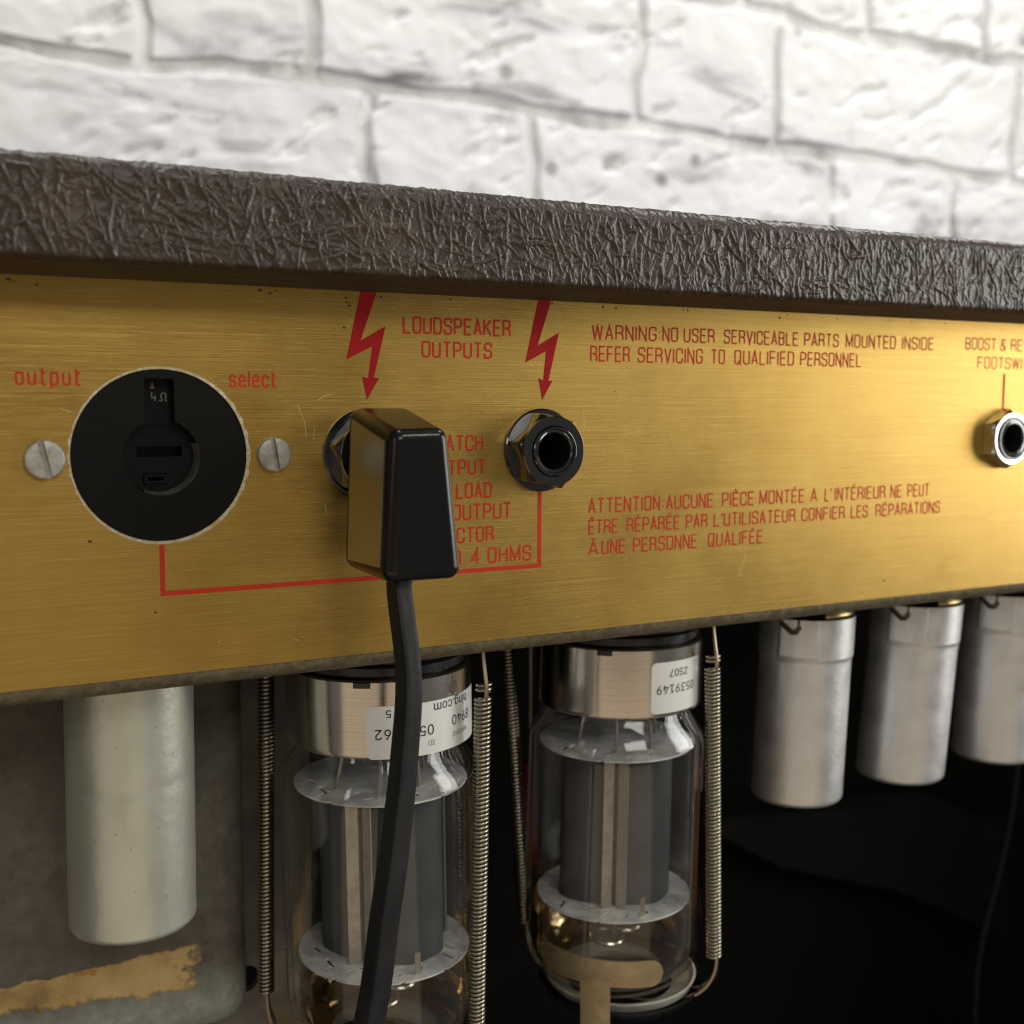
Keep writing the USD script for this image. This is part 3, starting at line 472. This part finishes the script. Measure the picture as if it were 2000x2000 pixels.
# ------------------------------------------------------------------ pale can
can = thing('aluminium_can', 'pale tarnished aluminium can hanging below the left end of the gold panel', 'capacitor', (-2, 22, -38))
def can_mesh():
    th = np.linspace(0, 2 * np.pi, 128, endpoint=False); zs = np.r_[np.linspace(-38.2, -80.4, 90)]
    rows = [(10.55 + 0 * th, z) for z in zs] + [((10.55 - 1.3 + 1.3 * math.cos(t)) + 0 * th, -80.4 - 1.3 * math.sin(t)) for t in np.linspace(.2, math.pi / 2, 8)] + [(5 + 0 * th, -81.75), (0.01 + 0 * th, -81.75)]
    v = []
    for r, z in rows:
        n = meshkit.fbm(np.stack([np.cos(th) * 2.2, np.sin(th) * 2.2, 0 * th + z / 6], -1), 3, 4)
        dent = 0.35 * np.exp(-((z + 55.5) / 1.2) ** 2) * np.clip(meshkit.noise(np.stack([np.cos(th) * 2, np.sin(th) * 2, 0 * th + 1.5], -1), 3) - .35, 0, 1)
        tilt = (z + 38) * .010
        rr = r + (n - .5) * .07 - dent * (np.asarray(r) > 9)
        v.append(np.stack([-1.75 + tilt + rr * np.sin(th), 22 - rr * np.cos(th), np.full(len(th), z)], 1))
    return np.vstack(v), grid_faces(len(rows), len(th), True)[:, ::-1]
part(can, 'can_body', can_mesh(), 'can_alu', smooth=True)
part(can, 'rim_lip', lathe([(10.2, -36.65), (10.2, -38.0), (10.62, -38.1), (10.7, -38.5), (10.5, -38.8)], 64, 'z', (-1.75, 22, 0)), 'brass', smooth=30, label='tarnished brass ring at the top of the can')

# ------------------------------------------------------------------ bayonet tube shields
def shield(k, label):
    (tx, ty), (bx, by) = SH[k]
    t = thing('tube_shield', label, 'tube shield', (tx, ty, -40.5), 'tube shields under the right of the panel')
    view = {0: -43.0, 1: -48.5, 2: -52.0}[k]
    zt, zs, zb, r1, r2 = -40.6, -49.7, -83.9, 10.75, 10.42
    th = np.radians(np.arange(0, 360, 1.25)); n = len(th)
    zrows = np.r_[np.linspace(zt, zs, 38), np.linspace(zs - .35, zs - .9, 3), np.linspace(zs - 2, zb + 1.4, 14)]
    rows = [(r1 if z >= zs else r2 + (r1 - r2) * max(0, 1 - (zs - z) / .9), z) for z in zrows]
    rows += [(r2 - 1.4 + 1.4 * math.cos(a), zb + 1.4 - 1.4 * math.sin(a)) for a in np.linspace(.2, math.pi / 2, 7)] + [(6, zb), (.01, zb)]
    a0, a1 = math.radians(view - 34), math.radians(view + 16)
    thc = (th + math.pi) % (2 * math.pi) - math.pi
    v = []
    for r, z in rows:
        inside = np.clip(np.minimum(thc - a0, a1 - thc) * 10.5 / .45, 0, 1) * np.clip((z - (zs + .15)) / .45, 0, 1)
        rr = r + .28 * inside + .03 * np.sin(3 * th + k)
        q = (zt - z) / (zt - zb)
        v.append(np.stack([tx + (bx - tx) * q + rr * np.sin(th), ty + (by - ty) * q - rr * np.cos(th), np.full(n, z)], 1))
    v = np.vstack(v); f = grid_faces(len(rows), n, True)
    # the bayonet notch is cut through the wall
    P = lambda d, z: (math.radians(view + d) * 10.7, z)
    notch = unary_union([LineString([P(-9, zt + 1), P(-9, zt - 1.8)]).buffer(.26), LineString([P(-9, zt - 1.8), P(-12, zt - 2.7), P(-17, zt - 2.75), P(-23, zt - 1.9), P(-30, zt - 1.0)]).buffer(.62)])
    cth = (np.repeat(thc[None], len(rows), 0)).reshape(-1); cz = v[:, 2]
    from shapely import contains_xy
    fc = np.stack([cth[f].mean(1) * 10.7, cz[f].mean(1)], 1)
    wrapf = np.ptp(cth[f], axis=1) > 1
    cut = contains_xy(notch, fc[:, 0], fc[:, 1]) & ~wrapf
    body = part(t, 'shield_can', (v, f[~cut][:, ::-1]), 'shield_alu', smooth=30)
    part(t, 'inner_sleeve', lathe([(10.0, zt - .3), (10.0, -52)][::-1], 48, 'z', (tx, ty, 0)), 'sleeve_brown', smooth=True)
shield(0, 'nearest of the three plain aluminium tube shields, left one of the row, beside the spring')
shield(1, 'middle one of the three aluminium tube shields hanging below the gold panel')
shield(2, 'rightmost aluminium tube shield, partly cut by the right edge of the picture')

# ------------------------------------------------------------------ power valves
def wrap_text(text, h, A, r, deg_right, z, tilt):
    """upside-down lettering on the collar: its first character lies at deg_right and it reads to the left"""
    m = meshkit.text_mesh(text, h, depth=.03); m = m.subdivide_to_size(.35) if False else m
    v = np.asarray(m.vertices); a = math.radians(deg_right) - v[:, 0] / r
    rr = r + v[:, 2]
    m.vertices = np.stack([A[0] + rr * np.sin(a), A[1] - rr * np.cos(a), z - v[:, 1]], 1)
    return m
def valve(A, seam, view, lean, stickers, label):
    t = thing('vacuum_tube', label, 'vacuum tube', (A[0], A[1], -38.4), 'power tubes hanging under the panel')
    L = lambda m: leaned(m)
    def leaned(m):
        m = trimesh.util.concatenate(m) if isinstance(m, list) else m
        if isinstance(m, tuple): m = trimesh.Trimesh(*m, process=False)
        v = np.array(m.vertices); v[:, 0] += (v[:, 2] + 38) * -lean; m.vertices = v; return m
    c = (A[0], A[1], 0)
    part(t, 'base_wafer', leaned(lathe([(0, -38.45), (16.3, -38.45), (16.7, -38.9), (16.7, -40.3), (16.2, -40.8), (16.9, -41.0)], 64, 'z', c)), 'wafer_black', smooth=30)
    th0 = np.radians(np.arange(0, 360, 2.5)); rows = []
    for r, z in [(15.9, -40.7), (17.3, -40.9), (17.6, -41.2), (17.6, -42.2), (17.6, -43.2), (17.62, -48), (17.6, -54.0), (17.45, -54.7), (17.0, -55.1), (15.6, -55.2)]:
        tc = (np.degrees(th0) - (view - 10) + 180) % 360 - 180
        nick = 0 * th0
        rows.append(np.stack([A[0] + (r - .55 * nick) * np.sin(th0), A[1] - (r - .55 * nick) * np.cos(th0), z + 0 * th0 - .25 * nick], 1))
    collar = part(t, 'base_collar', leaned((np.vstack(rows), grid_faces(len(rows), len(th0), True)[:, ::-1])), 'collar_metal', smooth=30)
    nt = np.radians(np.linspace(view - 15, view - 5, 12)); nv_ = np.vstack([np.stack([A[0] + r * np.sin(nt), A[1] - r * np.cos(nt), z + 0 * nt], 1) for r, z in ((17.2, -40.86), (17.66, -41.2), (17.67, -41.9), (17.6, -42.2))])
    part(collar, 'crimp_notch', leaned((nv_, grid_faces(4, 12)[:, ::-1])), 'wafer_black', smooth=30)
    for st in stickers:
        d0, d1, z0, z1 = st['rect']; pa = []
        cx, hx = math.radians((d0 + d1) / 2) * 17.7, math.radians((d1 - d0) / 2) * 17.7
        sh_ = sbox(cx - hx, z0, cx + hx, z1).buffer(-1.0).buffer(1.0, resolution=6)
        n_u, n_v = 60, 24; us = np.linspace(cx - hx, cx + hx, n_u)
        cols = []
        for u in us:                       # outline of the rounded rectangle, column by column
            e = min(u - (cx - hx), (cx + hx) - u); ins_ = 1.0 - math.sqrt(max(0, 1 - max(0, 1 - e) ** 2)) if e < 1 else 0
            cols.append((z0 + ins_, z1 - ins_))
        v = np.array([[A[0] + 17.69 * math.sin(u / 17.7), A[1] - 17.69 * math.cos(u / 17.7), a + (b - a) * k / (n_v - 1)] for u, (a, b) in zip(us, cols) for k in range(n_v)])
        s_ = part(collar, 'sticker', leaned((v, grid_faces(n_u, n_v))), 'sticker_white', smooth=True)
        for (txt, h, deg, z, m) in st['text']:
            part(t, 'sticker_text', leaned(wrap_text(txt, h, A, 17.72, deg, z, 0)), m, smooth=False)
    # glass: outer and inner wall
    zb = -116.0
    outer = [(15.3, -54.6), (15.5, -55.6), (16.2, -57.2), (17.4, -59.2), (18.4, -61.0), (18.9, -62.8), (19.0, -65)] + [(19.0, z) for z in np.linspace(-68, -104, 8)] + [(19.0 - 8 * (1 - math.cos(a)), -106 - 9.5 * math.sin(a)) for a in np.linspace(0, math.pi / 2, 14)] + [(6, zb + .35), (.01, zb + .3)]
    part(t, 'glass_bulb', leaned(lathe(outer[::-1], 128, 'z', c)), 'tube_glass', smooth=True)
    inner = [(r - .9 if r > 2 else r, z + (.9 if z < -104 else 0)) for r, z in outer]
    part(t, 'glass_inner_wall', leaned(lathe(inner, 128, 'z', c)), 'tube_glass', smooth=True)
    # mica discs
    rngm = random.Random(int(A[0]))
    def disc(z, r):
        pts = []
        for k in range(180):
            a = k * 2; notch = .5 if (a + int(view)) % 47 in (0, 1) else 0
            pts.append((A[0] + (r - notch) * math.sin(math.radians(a)), A[1] - (r - notch) * math.cos(math.radians(a))))
        P = Polygon(pts)
        for a, rr_, ln, rot in ((-58, 12.6, 2.6, 70), (-50, 13.8, 2.4, 10), (-30, 12.4, .9, 0), (-24, 10.6, .9, 20), (-8, 12.8, 1.6, -20), (12, 13.4, 1.0, 0), (33, 12.8, 1.3, 30), (58, 13.6, 2.6, 85), (75, 12.6, 2.2, 90), (-82, 13.0, 2.2, 80)):
            p = polar(A, rr_, view + a + rngm.uniform(-3, 3), 0); wd = .36; ln = ln * 1.35
            P = P.difference(affinity.rotate(sbox(p[0] - ln / 2, p[1] - wd, p[0] + ln / 2, p[1] + wd), rot - view, origin=(p[0], p[1])))
        m = trimesh.creation.extrude_polygon(P, .35, engine='earcut'); m.apply_translation([0, 0, z]); return m
    part(t, 'mica_disc', leaned(disc(-64.2, 16.5)), 'mica', smooth=False); part(t, 'mica_disc', leaned(disc(-97.7, 16.5)), 'mica', smooth=False)
    # anode: two half shells with seam flanges towards the seam angle
    s = math.radians(seam); ex = np.array([math.cos(s), math.sin(s)]); ey = np.array([math.sin(s), -math.cos(s)])     # ex across, ey towards the seam
    prof = []
    for k in range(72):
        a = k * 2 * math.pi / 72; ca, sa = math.cos(a), math.sin(a)
        q = (abs(ca) ** 3.2 + abs(sa) ** 2.4) ** (-1 / 2.8); prof.append(np.array(A) + ex * (11.6 * q * ca + .35 * math.cos(6 * a)) + ey * (8.2 * q * sa))
    an = Polygon(prof)
    m = trimesh.creation.extrude_polygon(an, 32.6, engine='earcut'); m.apply_translation([0, 0, -97.3])
    body = part(t, 'anode', leaned(m), 'anode_grey', smooth=40)
    gp_ = [np.array(A) + ex * -.55 + ey * 8.0, np.array(A) + ex * -.55 + ey * 8.75, np.array(A) + ex * .55 + ey * 8.75, np.array(A) + ex * .55 + ey * 8.0]
    m = trimesh.creation.extrude_polygon(Polygon(gp_), 32.0, engine='earcut'); m.apply_translation([0, 0, -97.0]); part(body, 'seam_gap', leaned(m), 'wafer_black', smooth=False)
    for sg in (-1, 1):
        pts = [np.array(A) + ex * sg * .35 + ey * 7.6, np.array(A) + ex * sg * .45 + ey * 9.6, np.array(A) + ex * sg * 2.5 + ey * 10.6, np.array(A) + ex * sg * 2.6 + ey * 10.3, np.array(A) + ex * sg * .95 + ey * 9.3, np.array(A) + ex * sg * .8 + ey * 7.6]
        m = trimesh.creation.extrude_polygon(Polygon(pts).buffer(0), 33.3, engine='earcut'); m.apply_translation([0, 0, -97.9])
        part(body, 'seam_flange', leaned(m), 'anode_seam', smooth=False)
    for a, rr in ((130, 12.5), (-140, 12.5)):
        part(t, 'support_rod', leaned(tube([polar(A, rr, seam + a, -63), polar(A, rr, seam + a, -101)], .45, 8)), 'lead_wire', smooth=40)
    for k, (a, rr) in enumerate(((-52, 10.5), (-3, 10.5), (44, 10), (120, 10), (-120, 9))):
        part(t, 'lead_wire', leaned(tube(curve([polar(A, rr - 2.5, view + a, -54.8), polar(A, rr - 1, view + a + 3, -58.5), polar(A, rr, view + a, -64)], 8), .33, 7)), 'lead_wire', smooth=40)
    tb = polar(A, 14.6, view + 24, 0); m = box(tb[0] - .55, tb[0] + .55, tb[1] - .1, tb[1] + .1, -98.6, -93.2)
    part(t, 'support_tab', leaned(m), 'lead_wire', smooth=False)
    # getters under the lower mica
    for k, (a, rr, z) in enumerate(((-8, 7.5, -104.6), (38, 4.0, -103.4))):
        q = polar(A, rr, view + a, z); ths = np.linspace(0, 2 * np.pi, 40)
        ringm = tube([(q[0] + 3.2 * math.cos(x), q[1] + 3.2 * math.sin(x), z + .3 * math.sin(x)) for x in ths], .55, 8, caps=False)
        g = part(t, 'getter_ring', leaned(ringm), 'getter_ring', smooth=40)
        part(g, 'getter_post', leaned(tube([polar(A, rr - 1.5, view + a + 12, -97.8), polar(A, rr - 1.5, view + a + 12, z)], .4, 7)), 'lead_wire', smooth=40)
    # silvery brown film on the inside of the lower bulb, away from the viewer and at the sides
    thf = np.radians(np.linspace(view + 62, view + 298, 70)); rw = [(18.0, z) for z in np.linspace(-99.5, -106, 6)] + [(18.0 - 7.6 * (1 - math.cos(a)), -106 - 8.5 * math.sin(a)) for a in np.linspace(.1, 1.52, 12)]
    ths_ = np.radians(np.linspace(view + 66, view + 112, 24)); zs_ = np.linspace(-99.5, -66, 22)
    part(t, 'amber_reflection', leaned((np.vstack([np.stack([A[0] + 17.98 * np.sin(ths_), A[1] - 17.98 * np.cos(ths_), np.full(len(ths_), z)], 1) for z in zs_]), grid_faces(22, 24))), 'amber_reflection', smooth=True)  # amber reflection in the side of the glass, painted as colour
    v = np.vstack([np.stack([A[0] + r * np.sin(thf), A[1] - r * np.cos(thf), np.full(len(thf), z)], 1) for r, z in rw])
    part(t, 'getter_film', leaned((v, grid_faces(len(rw), len(thf)))), 'getter_film', smooth=True)
A1, A2 = (44.2, 24.0), (99.2, 24.0)
valve(A1, -46, -21, 0.016, [dict(rect=(-29, 64, -55.0, -45.4), text=[('0539162', 1.85, 12.4, -49.6, 'sticker_ink'), ('ID', .95, 12.6, -52.5, 'sticker_grey_ink'), ('8940', 1.85, 47.5, -49.0, 'sticker_ink'), ('second', 1.1, 44, -52.1, 'sticker_grey_ink'), ('hing.com', 1.7, 44.5, -45.9, 'sticker_ink'), ('5', 1.4, -14.0, -46.1, 'sticker_ink')])],
      'left power tube with a wide white sticker on its metal base, behind the black cable')
valve(A2, -33, -33, -0.014, [dict(rect=(-12, 33, -54.1, -43.7), text=[('0539149', 1.75, 26.5, -48.4, 'sticker_ink'), ('ZS07', 1.5, 18.2, -45.3, 'sticker_ink')])],
      'right power tube with a small white sticker reading ZS07, held by a bronze clip')

# ------------------------------------------------------------------ spring retainers
def helix(p0, p1, r, wire, pitch, sides=7, per=14):
    p0, p1 = np.array(p0, float), np.array(p1, float); Lh = np.linalg.norm(p1 - p0); turns = int(Lh / pitch)
    t = np.linspace(0, 1, turns * per + 1); d = (p1 - p0) / Lh
    a = np.cross(d, [0, 1, 0]); a /= np.linalg.norm(a); b = np.cross(d, a)
    ph = t * turns * 2 * np.pi
    return tube(p0 + np.outer(t, p1 - p0) + r * (np.cos(ph)[:, None] * a + np.sin(ph)[:, None] * b), wire / 2, sides)
def retainer(A, ends, lean, label):
    t = thing('tube_retainer', label, 'spring retainer', (A[0], A[1], -36.6), 'spring retainers of the power tubes')
    for (top, bot, hook_top) in ends:
        top, bot = np.array(top, float), np.array(bot, float)
        part(t, 'coil_spring', helix(top, bot, 1.32, .66, .80), 'spring_steel', smooth=50)
        d = (bot - top) / np.linalg.norm(bot - top)
        # loose end coil and top hook wire
        part(t, 'end_coil', helix(top - d * 2.7 + [.2, 0, 0], top - d * 1.0 + [.15, 0, 0], 1.25, .62, .74), 'spring_steel', smooth=50)
        h = np.array(hook_top, float)
        w_ = [h + [0, .0, 1.2], h, top - d * 3 + [-.15, -1.5, 0], top - d * 1.2 + [-.15, -1.7, 0], top - d * .2 + [-.1, -1.5, 0], top + d * .3 + [0, -.6, 0]]
        part(t, 'hook_wire', tube(curve(w_, 24), .38, 8), 'hook_wire', smooth=40)
    # wires from the spring ends down to the cup under the bulb
    R_, L_ = np.array(ends[0][1], float), np.array(ends[1][1], float); cx = A[0] - lean * -78
    c = np.array([A[0] + lean * 78, A[1], -119.0])
    for e in (R_, L_):
        u = (c - e) * [1, 1, 0]; u /= np.linalg.norm(u); q = np.array([-u[1], u[0], 0])
        for s_ in (-.5, .5):
            part(t, 'wire_arm', tube(curve([e + [0, -.8, 1.0], e + [0, -.9, -.6], e + u * 3.4 + q * s_ * 3 + [0, 0, -8.2], e + u * 5.2 + q * s_ * 4 + [0, 0, -9.0], c - u * 8 + q * s_ * 9 + [0, 0, -.4], c - u * 1 + q * s_ * 9 + [0, 0, -.6]], 40), .42, 8), 'hook_wire', smooth=40)
    # bronze clips front left and back right
    for mid in (-48, 132):
        rr = 19.35
        def cl(deg, z):
            r = rr + .1
            p = polar(A, r, deg, z); p[0] += lean * (-38 - z); return p
        nu, nv = 61, 14
        half = 41.0; v = []
        for k in range(nu):
            d = -half + 2 * half * k / (nu - 1); e = (half - abs(d)) * math.pi / 180 * rr
            hz = 2.75 if e >= 2.75 else math.sqrt(max(0, 2.75 ** 2 - (2.75 - e) ** 2))
            zc = -107.2 + .0016 * 0 * d * d
            for j in range(nv): v.append(cl(mid + d, zc - hz + 2 * hz * j / (nv - 1)))
        f = grid_faces(nu, nv); v = np.array(v)
        # solidify
        cen = np.array([A[0], A[1], 0]); off = (v - cen) * [1, 1, 0]; off /= np.linalg.norm(off, axis=1, keepdims=True)
        vv = np.vstack([v + off * .45, v]); n_ = len(v)
        bd = [i * nv for i in range(nu)] + [(nu - 1) * nv + j for j in range(1, nv)] + [i * nv + nv - 1 for i in range(nu - 2, -1, -1)] + [j for j in range(nv - 2, 0, -1)]
        sidef = []
        for a_, b_ in zip(bd, bd[1:] + bd[:1]): sidef += [(a_, a_ + n_, b_ + n_), (a_, b_ + n_, b_)]
        clip = part(t, 'clip_arm', (vv, np.vstack([f, f[:, ::-1] + n_, np.array(sidef)])), 'clip_bronze', smooth=40)
        rows = []
        for z in np.linspace(-108.5, -122.3, 16):
            w_ = 9.0
            rows.append([polar(A, rr + .1, mid + d, z) + [lean * (-38 - z), 0, 0] for d in np.linspace(-w_, w_, 9)])
        v = np.array(rows).reshape(-1, 3); off = (v - cen) * [1, 1, 0]; off /= np.linalg.norm(off, axis=1, keepdims=True)
        vv = np.vstack([v + off * .52, v]); n_ = len(v); f = grid_faces(16, 9)
        bd = [i * 9 for i in range(16)] + [15 * 9 + j for j in range(1, 9)] + [i * 9 + 8 for i in range(14, -1, -1)] + [j for j in range(7, 0, -1)]
        sidef = []
        for a_, b_ in zip(bd, bd[1:] + bd[:1]): sidef += [(a_, a_ + n_, b_ + n_), (a_, b_ + n_, b_)]
        part(t, 'clip_stem', (vv, np.vstack([f, f[:, ::-1] + n_, np.array(sidef)])), 'clip_bronze', smooth=40)
    part(t, 'seat_ring', lathe([(11.5, -118.6), (15.8, -117.4), (16.6, -115.6), (16.2, -115.4), (15.2, -116.6), (11.5, -117.9)][::-1], 64, 'z', (A[0] + lean * 76, A[1], 0)), 'pad_white', smooth=30, label='pale ring under the glass bulb')
    part(t, 'seat_cup', lathe([(2, -120.2), (15.5, -119.8), (17.6, -117.6), (17.9, -116.4)][::-1], 64, 'z', (A[0] + lean * 76, A[1], 0)), 'wafer_black', smooth=30)
retainer(A1, [((58.3, 7.5, -46.2), (57.0, 7.5, -110.5), (58.3, 7.5, -37.6)), ((26.55, 38, -42.5), (25.4, 38, -109.5), (26.5, 38, -37.4))], -.016, 'spring retainer with two coil springs around the left power tube')
retainer(A2, [((111.2, 7.5, -46.4), (113.2, 7.5, -109.2), (111.2, 7.5, -37.6)), ((79.3, 38, -41.0), (84.3, 38, -107.6), (79.0, 38, -37.4))], .014, 'spring retainer with bronze clip around the right power tube')

# ------------------------------------------------------------------ red capacitors in the dark
for k, (x, y, z0, z1, lab) in enumerate(((96.0, 56.0, -104, -78, 'dark red plastic part seen through the left side of the right tube'), (38.6, 60.0, -104, -74, 'dark red plastic part seen through the left side of the left tube'))):
    c = thing('red_component', lab, 'component', (x, y, z1))
    part(c, 'red_case', rbox(x - 1.7, x + 1.7, y, y + 2.2, z0, z1, .6), 'red_plastic', smooth=30)
    part(c, 'lead', tube([(x, y + 1.1, z1 - .5), (x, y + 1.1, -36.7)], .4, 8), 'hook_wire', smooth=40)

# ------------------------------------------------------------------ speaker cable with right-angle plug
plug = thing('speaker_cable', 'black cable with right-angle jack plug pushed into the left speaker socket', 'cable', (32.5, -14, -10))
import manifold3d as mf
def hull_spheres(pts):
    m = mf.Manifold.batch_hull([mf.Manifold.sphere(r, 28).translate(tuple(map(float, p))) for p, r in pts]); g = m.to_mesh()
    return trimesh.Trimesh(np.array(g.vert_properties[:, :3]), np.array(g.tri_verts))
r = 1.9
capm = hull_spheres([((28.4 + r, -22.2 + r, 4.2 - r), r), ((38.1 - r, -22 + r, 4.3 - r), r), ((27.4 + r, -22 + r, -18.7 + r), r), ((40.1 - r, -22 + r, -18.7 + r), r),
                     ((27.6 + r, -7.5, 7.0 - r), r), ((38.2 - r, -7.5, 7.0 - r), r), ((26.7 + r, -7.5, -18.2 + r), r), ((39.9 - r, -7.5, -18.3 + r), r)])
part(plug, 'plug_housing', capm, 'plug_black', smooth=40)
side = np.array([(27.60, -8.2, 5.4), (28.33, -19.9, 2.4), (27.38, -19.9, -16.4), (26.72, -8.2, -16.6)])
def solid_quad(q, n, th):
    q = np.asarray(q, float); n = np.asarray(n, float); v = np.vstack([q + n * th, q - n * .6]); f = [(0, 1, 2), (0, 2, 3), (4, 6, 5), (4, 7, 6)]
    for i in range(4): j = (i + 1) % 4; f += [(i, i + 4, j + 4), (i, j + 4, j)]
    m = trimesh.Trimesh(v, np.array(f)); m.fix_normals(); return m
part(plug, 'side_plate', solid_quad(side, (-1, 0, .05), .14), 'plug_metal', smooth=False, label='bare brushed metal side of the plug')
part(plug, 'plug_barrel', lathe([(3.0, -4.2), (3.0, 8.2)], 32, 'y', (32.9, 0, -.5)), 'plug_metal', smooth=30)
def flat_cable(pts, ws, ds, n=90, sides=32):
    P = curve(pts, n); s = np.linspace(0, 1, n); wv = np.interp(s, np.linspace(0, 1, len(ws)), ws); dv = np.interp(s, np.linspace(0, 1, len(ds)), ds)
    t = np.gradient(P, axis=0); t /= np.linalg.norm(t, axis=1, keepdims=True)
    v = []
    for k in range(n):
        tw = math.radians(10 + 9 * math.sin(s[k] * 3)); a0 = np.array([math.cos(tw), math.sin(tw), 0]); a0 -= t[k] * (a0 @ t[k]); a0 /= np.linalg.norm(a0); b0 = np.cross(t[k], a0)
        for j in range(sides):
            a = j * 2 * math.pi / sides; ca, sa = math.cos(a), math.sin(a); q = (abs(ca) ** 9 + abs(sa) ** 9) ** (-1 / 9)
            v.append(P[k] + a0 * wv[k] / 2 * q * ca + b0 * dv[k] / 2 * q * sa)
    return np.array(v), grid_faces(n, sides, True)
cm = flat_cable([(33.0, -14.5, -16.0), (31.6, -17, -19.8), (31.7, -17.5, -23.0), (32.4, -18, -30.0), (32.5, -18.4, -37), (31.9, -18.5, -44), (31.25, -18.5, -50.5), (30.4, -18.5, -57.2), (29.5, -18.5, -63.8), (28.4, -18.5, -70.3), (27.45, -18.5, -77), (26.4, -18.5, -83.6), (25.3, -18.5, -88.5), (22, -18.5, -104), (19, -18, -125), (17, -17, -150)],
                [3.0, 3.1, 3.5, 3.9, 3.95, 3.95, 3.95, 3.95, 3.95], [3.0, 3.2, 3.3, 3.4, 3.4, 3.4])
part(plug, 'cable', cm, 'cable_black', smooth=24)
part(plug, 'strain_relief', lathe([(1.75, -17.2), (1.9, -17.5), (1.9, -19.6), (1.7, -19.9)][::-1], 32, 'z', (32.6, -15.2, 0)), 'cable_black', smooth=30)
tc = thing('thin_cable', 'thin dark cable hanging in the black cabinet at the lower right', 'cable', (350, 120, -40))
part(tc, 'cable_run', tube(curve([(352, 120, -37), (354, 120, -90), (353.3, 120, -136.8), (349.6, 120, -163.6), (343.6, 120, -184.7), (336.1, 120, -211.4), (335.3, 120, -238.5), (338, 120, -300)], 70), .75, 8), 'thin_cable_dark', smooth=45)

# ------------------------------------------------------------------ painted brick wall behind
wall = thing('brick_wall', 'white painted brick wall standing behind the amplifier, out of focus', 'wall', (300, 380, -420))
WY = 380.0
rng = random.Random(21); nr = np.random.default_rng(77)
def brick(x0, x1, z0, z1, seed):
    st = 1.7 if (z1 > 60 and z0 < 260 and x1 > -40 and x0 < 720) else 4.0; nx, nz = max(6, int((x1 - x0) / st)), max(6, int((z1 - z0) / st))
    u = np.linspace(0, 1, nx); vv = np.linspace(0, 1, nz); U, V = np.meshgrid(u, vv, indexing='ij')
    X, Z = x0 + U * (x1 - x0), z0 + V * (z1 - z0); P = np.stack([X, 0 * X + seed * 7.3, Z], -1)
    ex = np.minimum(X - x0, x1 - X); ez = np.minimum(Z - z0, z1 - Z)
    jag = (meshkit.fbm(P / 15, 4, seed) - .5) * 13
    d = np.minimum(ex + jag * .5 + 1.5, ez + jag * .5 + 1.5)
    chip = np.clip((meshkit.fbm(P / 9, 3, seed + 31) - .5) * 9, -3, 2); d = d + chip * .5
    rise = np.clip(d / 2.6, 0, 1); rise = rise * rise * (3 - 2 * rise)
    diag = np.stack([(X * .8 + Z * .9) / 26, 0 * X + seed * 3.1, (Z * .8 - X * .45) / 9], -1)
    groove = np.clip((meshkit.fbm(diag, 3, seed + 50) - .60) * 8, 0, 1)
    h = 1.0 + rise * (4.7 + rngo[seed % 97] * .8) + (meshkit.fbm(P / 30, 3, seed + 9) - .5) * 4.0 * rise + (meshkit.fbm(P / 7, 4, seed + 13) - .5) * 1.5 * rise - groove * 3.0 * rise
    border = (U == 0) | (U == 1) | (V == 0) | (V == 1); h = np.where(border, -4.0, h)
    Q = np.stack([X / 70, 0 * X, Z / 45], -1); X2 = X + (meshkit.fbm(Q, 3, 91) - .5) * 14; Z2 = Z + (meshkit.fbm(Q, 3, 92) - .5) * 16
    v = np.stack([X2, WY + 6 - h, Z2], -1).reshape(-1, 3)
    return v, grid_faces(nx, nz)[:, ::-1]
rngo = nr.uniform(-1.4, 1.4, 97)
part(wall, 'mortar', box(-420, 1150, WY + 3.7, WY + 14, -420, 420), 'white_mortar', smooth=False)
JZ = [-219, -143, -66, 10, 86, 162, 238, 315, 392]
seed = 1
for i in range(len(JZ) - 1):
    z0, z1 = JZ[i] + 2.4, JZ[i + 1] - 2.4
    xs = {4: 283.0, 5: 151.6 - 0, 6: 210.0}.get(i, 283.0 if i % 2 == 0 else 151.6)
    # Flemish bond: stretcher, header, stretcher ...
    if i % 2 == 0: seq, x = [('h', 96), ('s', 213)], 183.0 - 309 * 2
    else: seq, x = [('h', 82), ('s', 222)], 71.7 - 304 * 2
    if i == 5: edges = [-536, -454, -232, -150, 71.7, 151.6, 345.9, 444.9, 654.5, 752, 960, 1055]
    elif i == 4: edges = [-435, -339, -126, -30, 182.9, 277.7, 489.6, 601.2, 800, 900, 1100]
    elif i == 6: edges = [-560, -470, -250, -160, 60, 150, 320, 420, 518, 625, 840, 940, 1140]
    else:
        edges = [x]; k = 0
        while edges[-1] < 1100: edges.append(edges[-1] + seq[k % 2][1] + rng.uniform(-4, 4)); k += 1
    for a, b in zip(edges, edges[1:]):
        if b < -420 or a > 1140: continue
        a, b = max(a, -420), min(b, 1150)
        if b - a < 25: continue
        part(wall, 'brick', brick(a + 2.1, b - 2.1, z0 + rng.uniform(-1, 1), z1 + rng.uniform(-1, 1), seed), 'white_brick', smooth=True); seed += 1
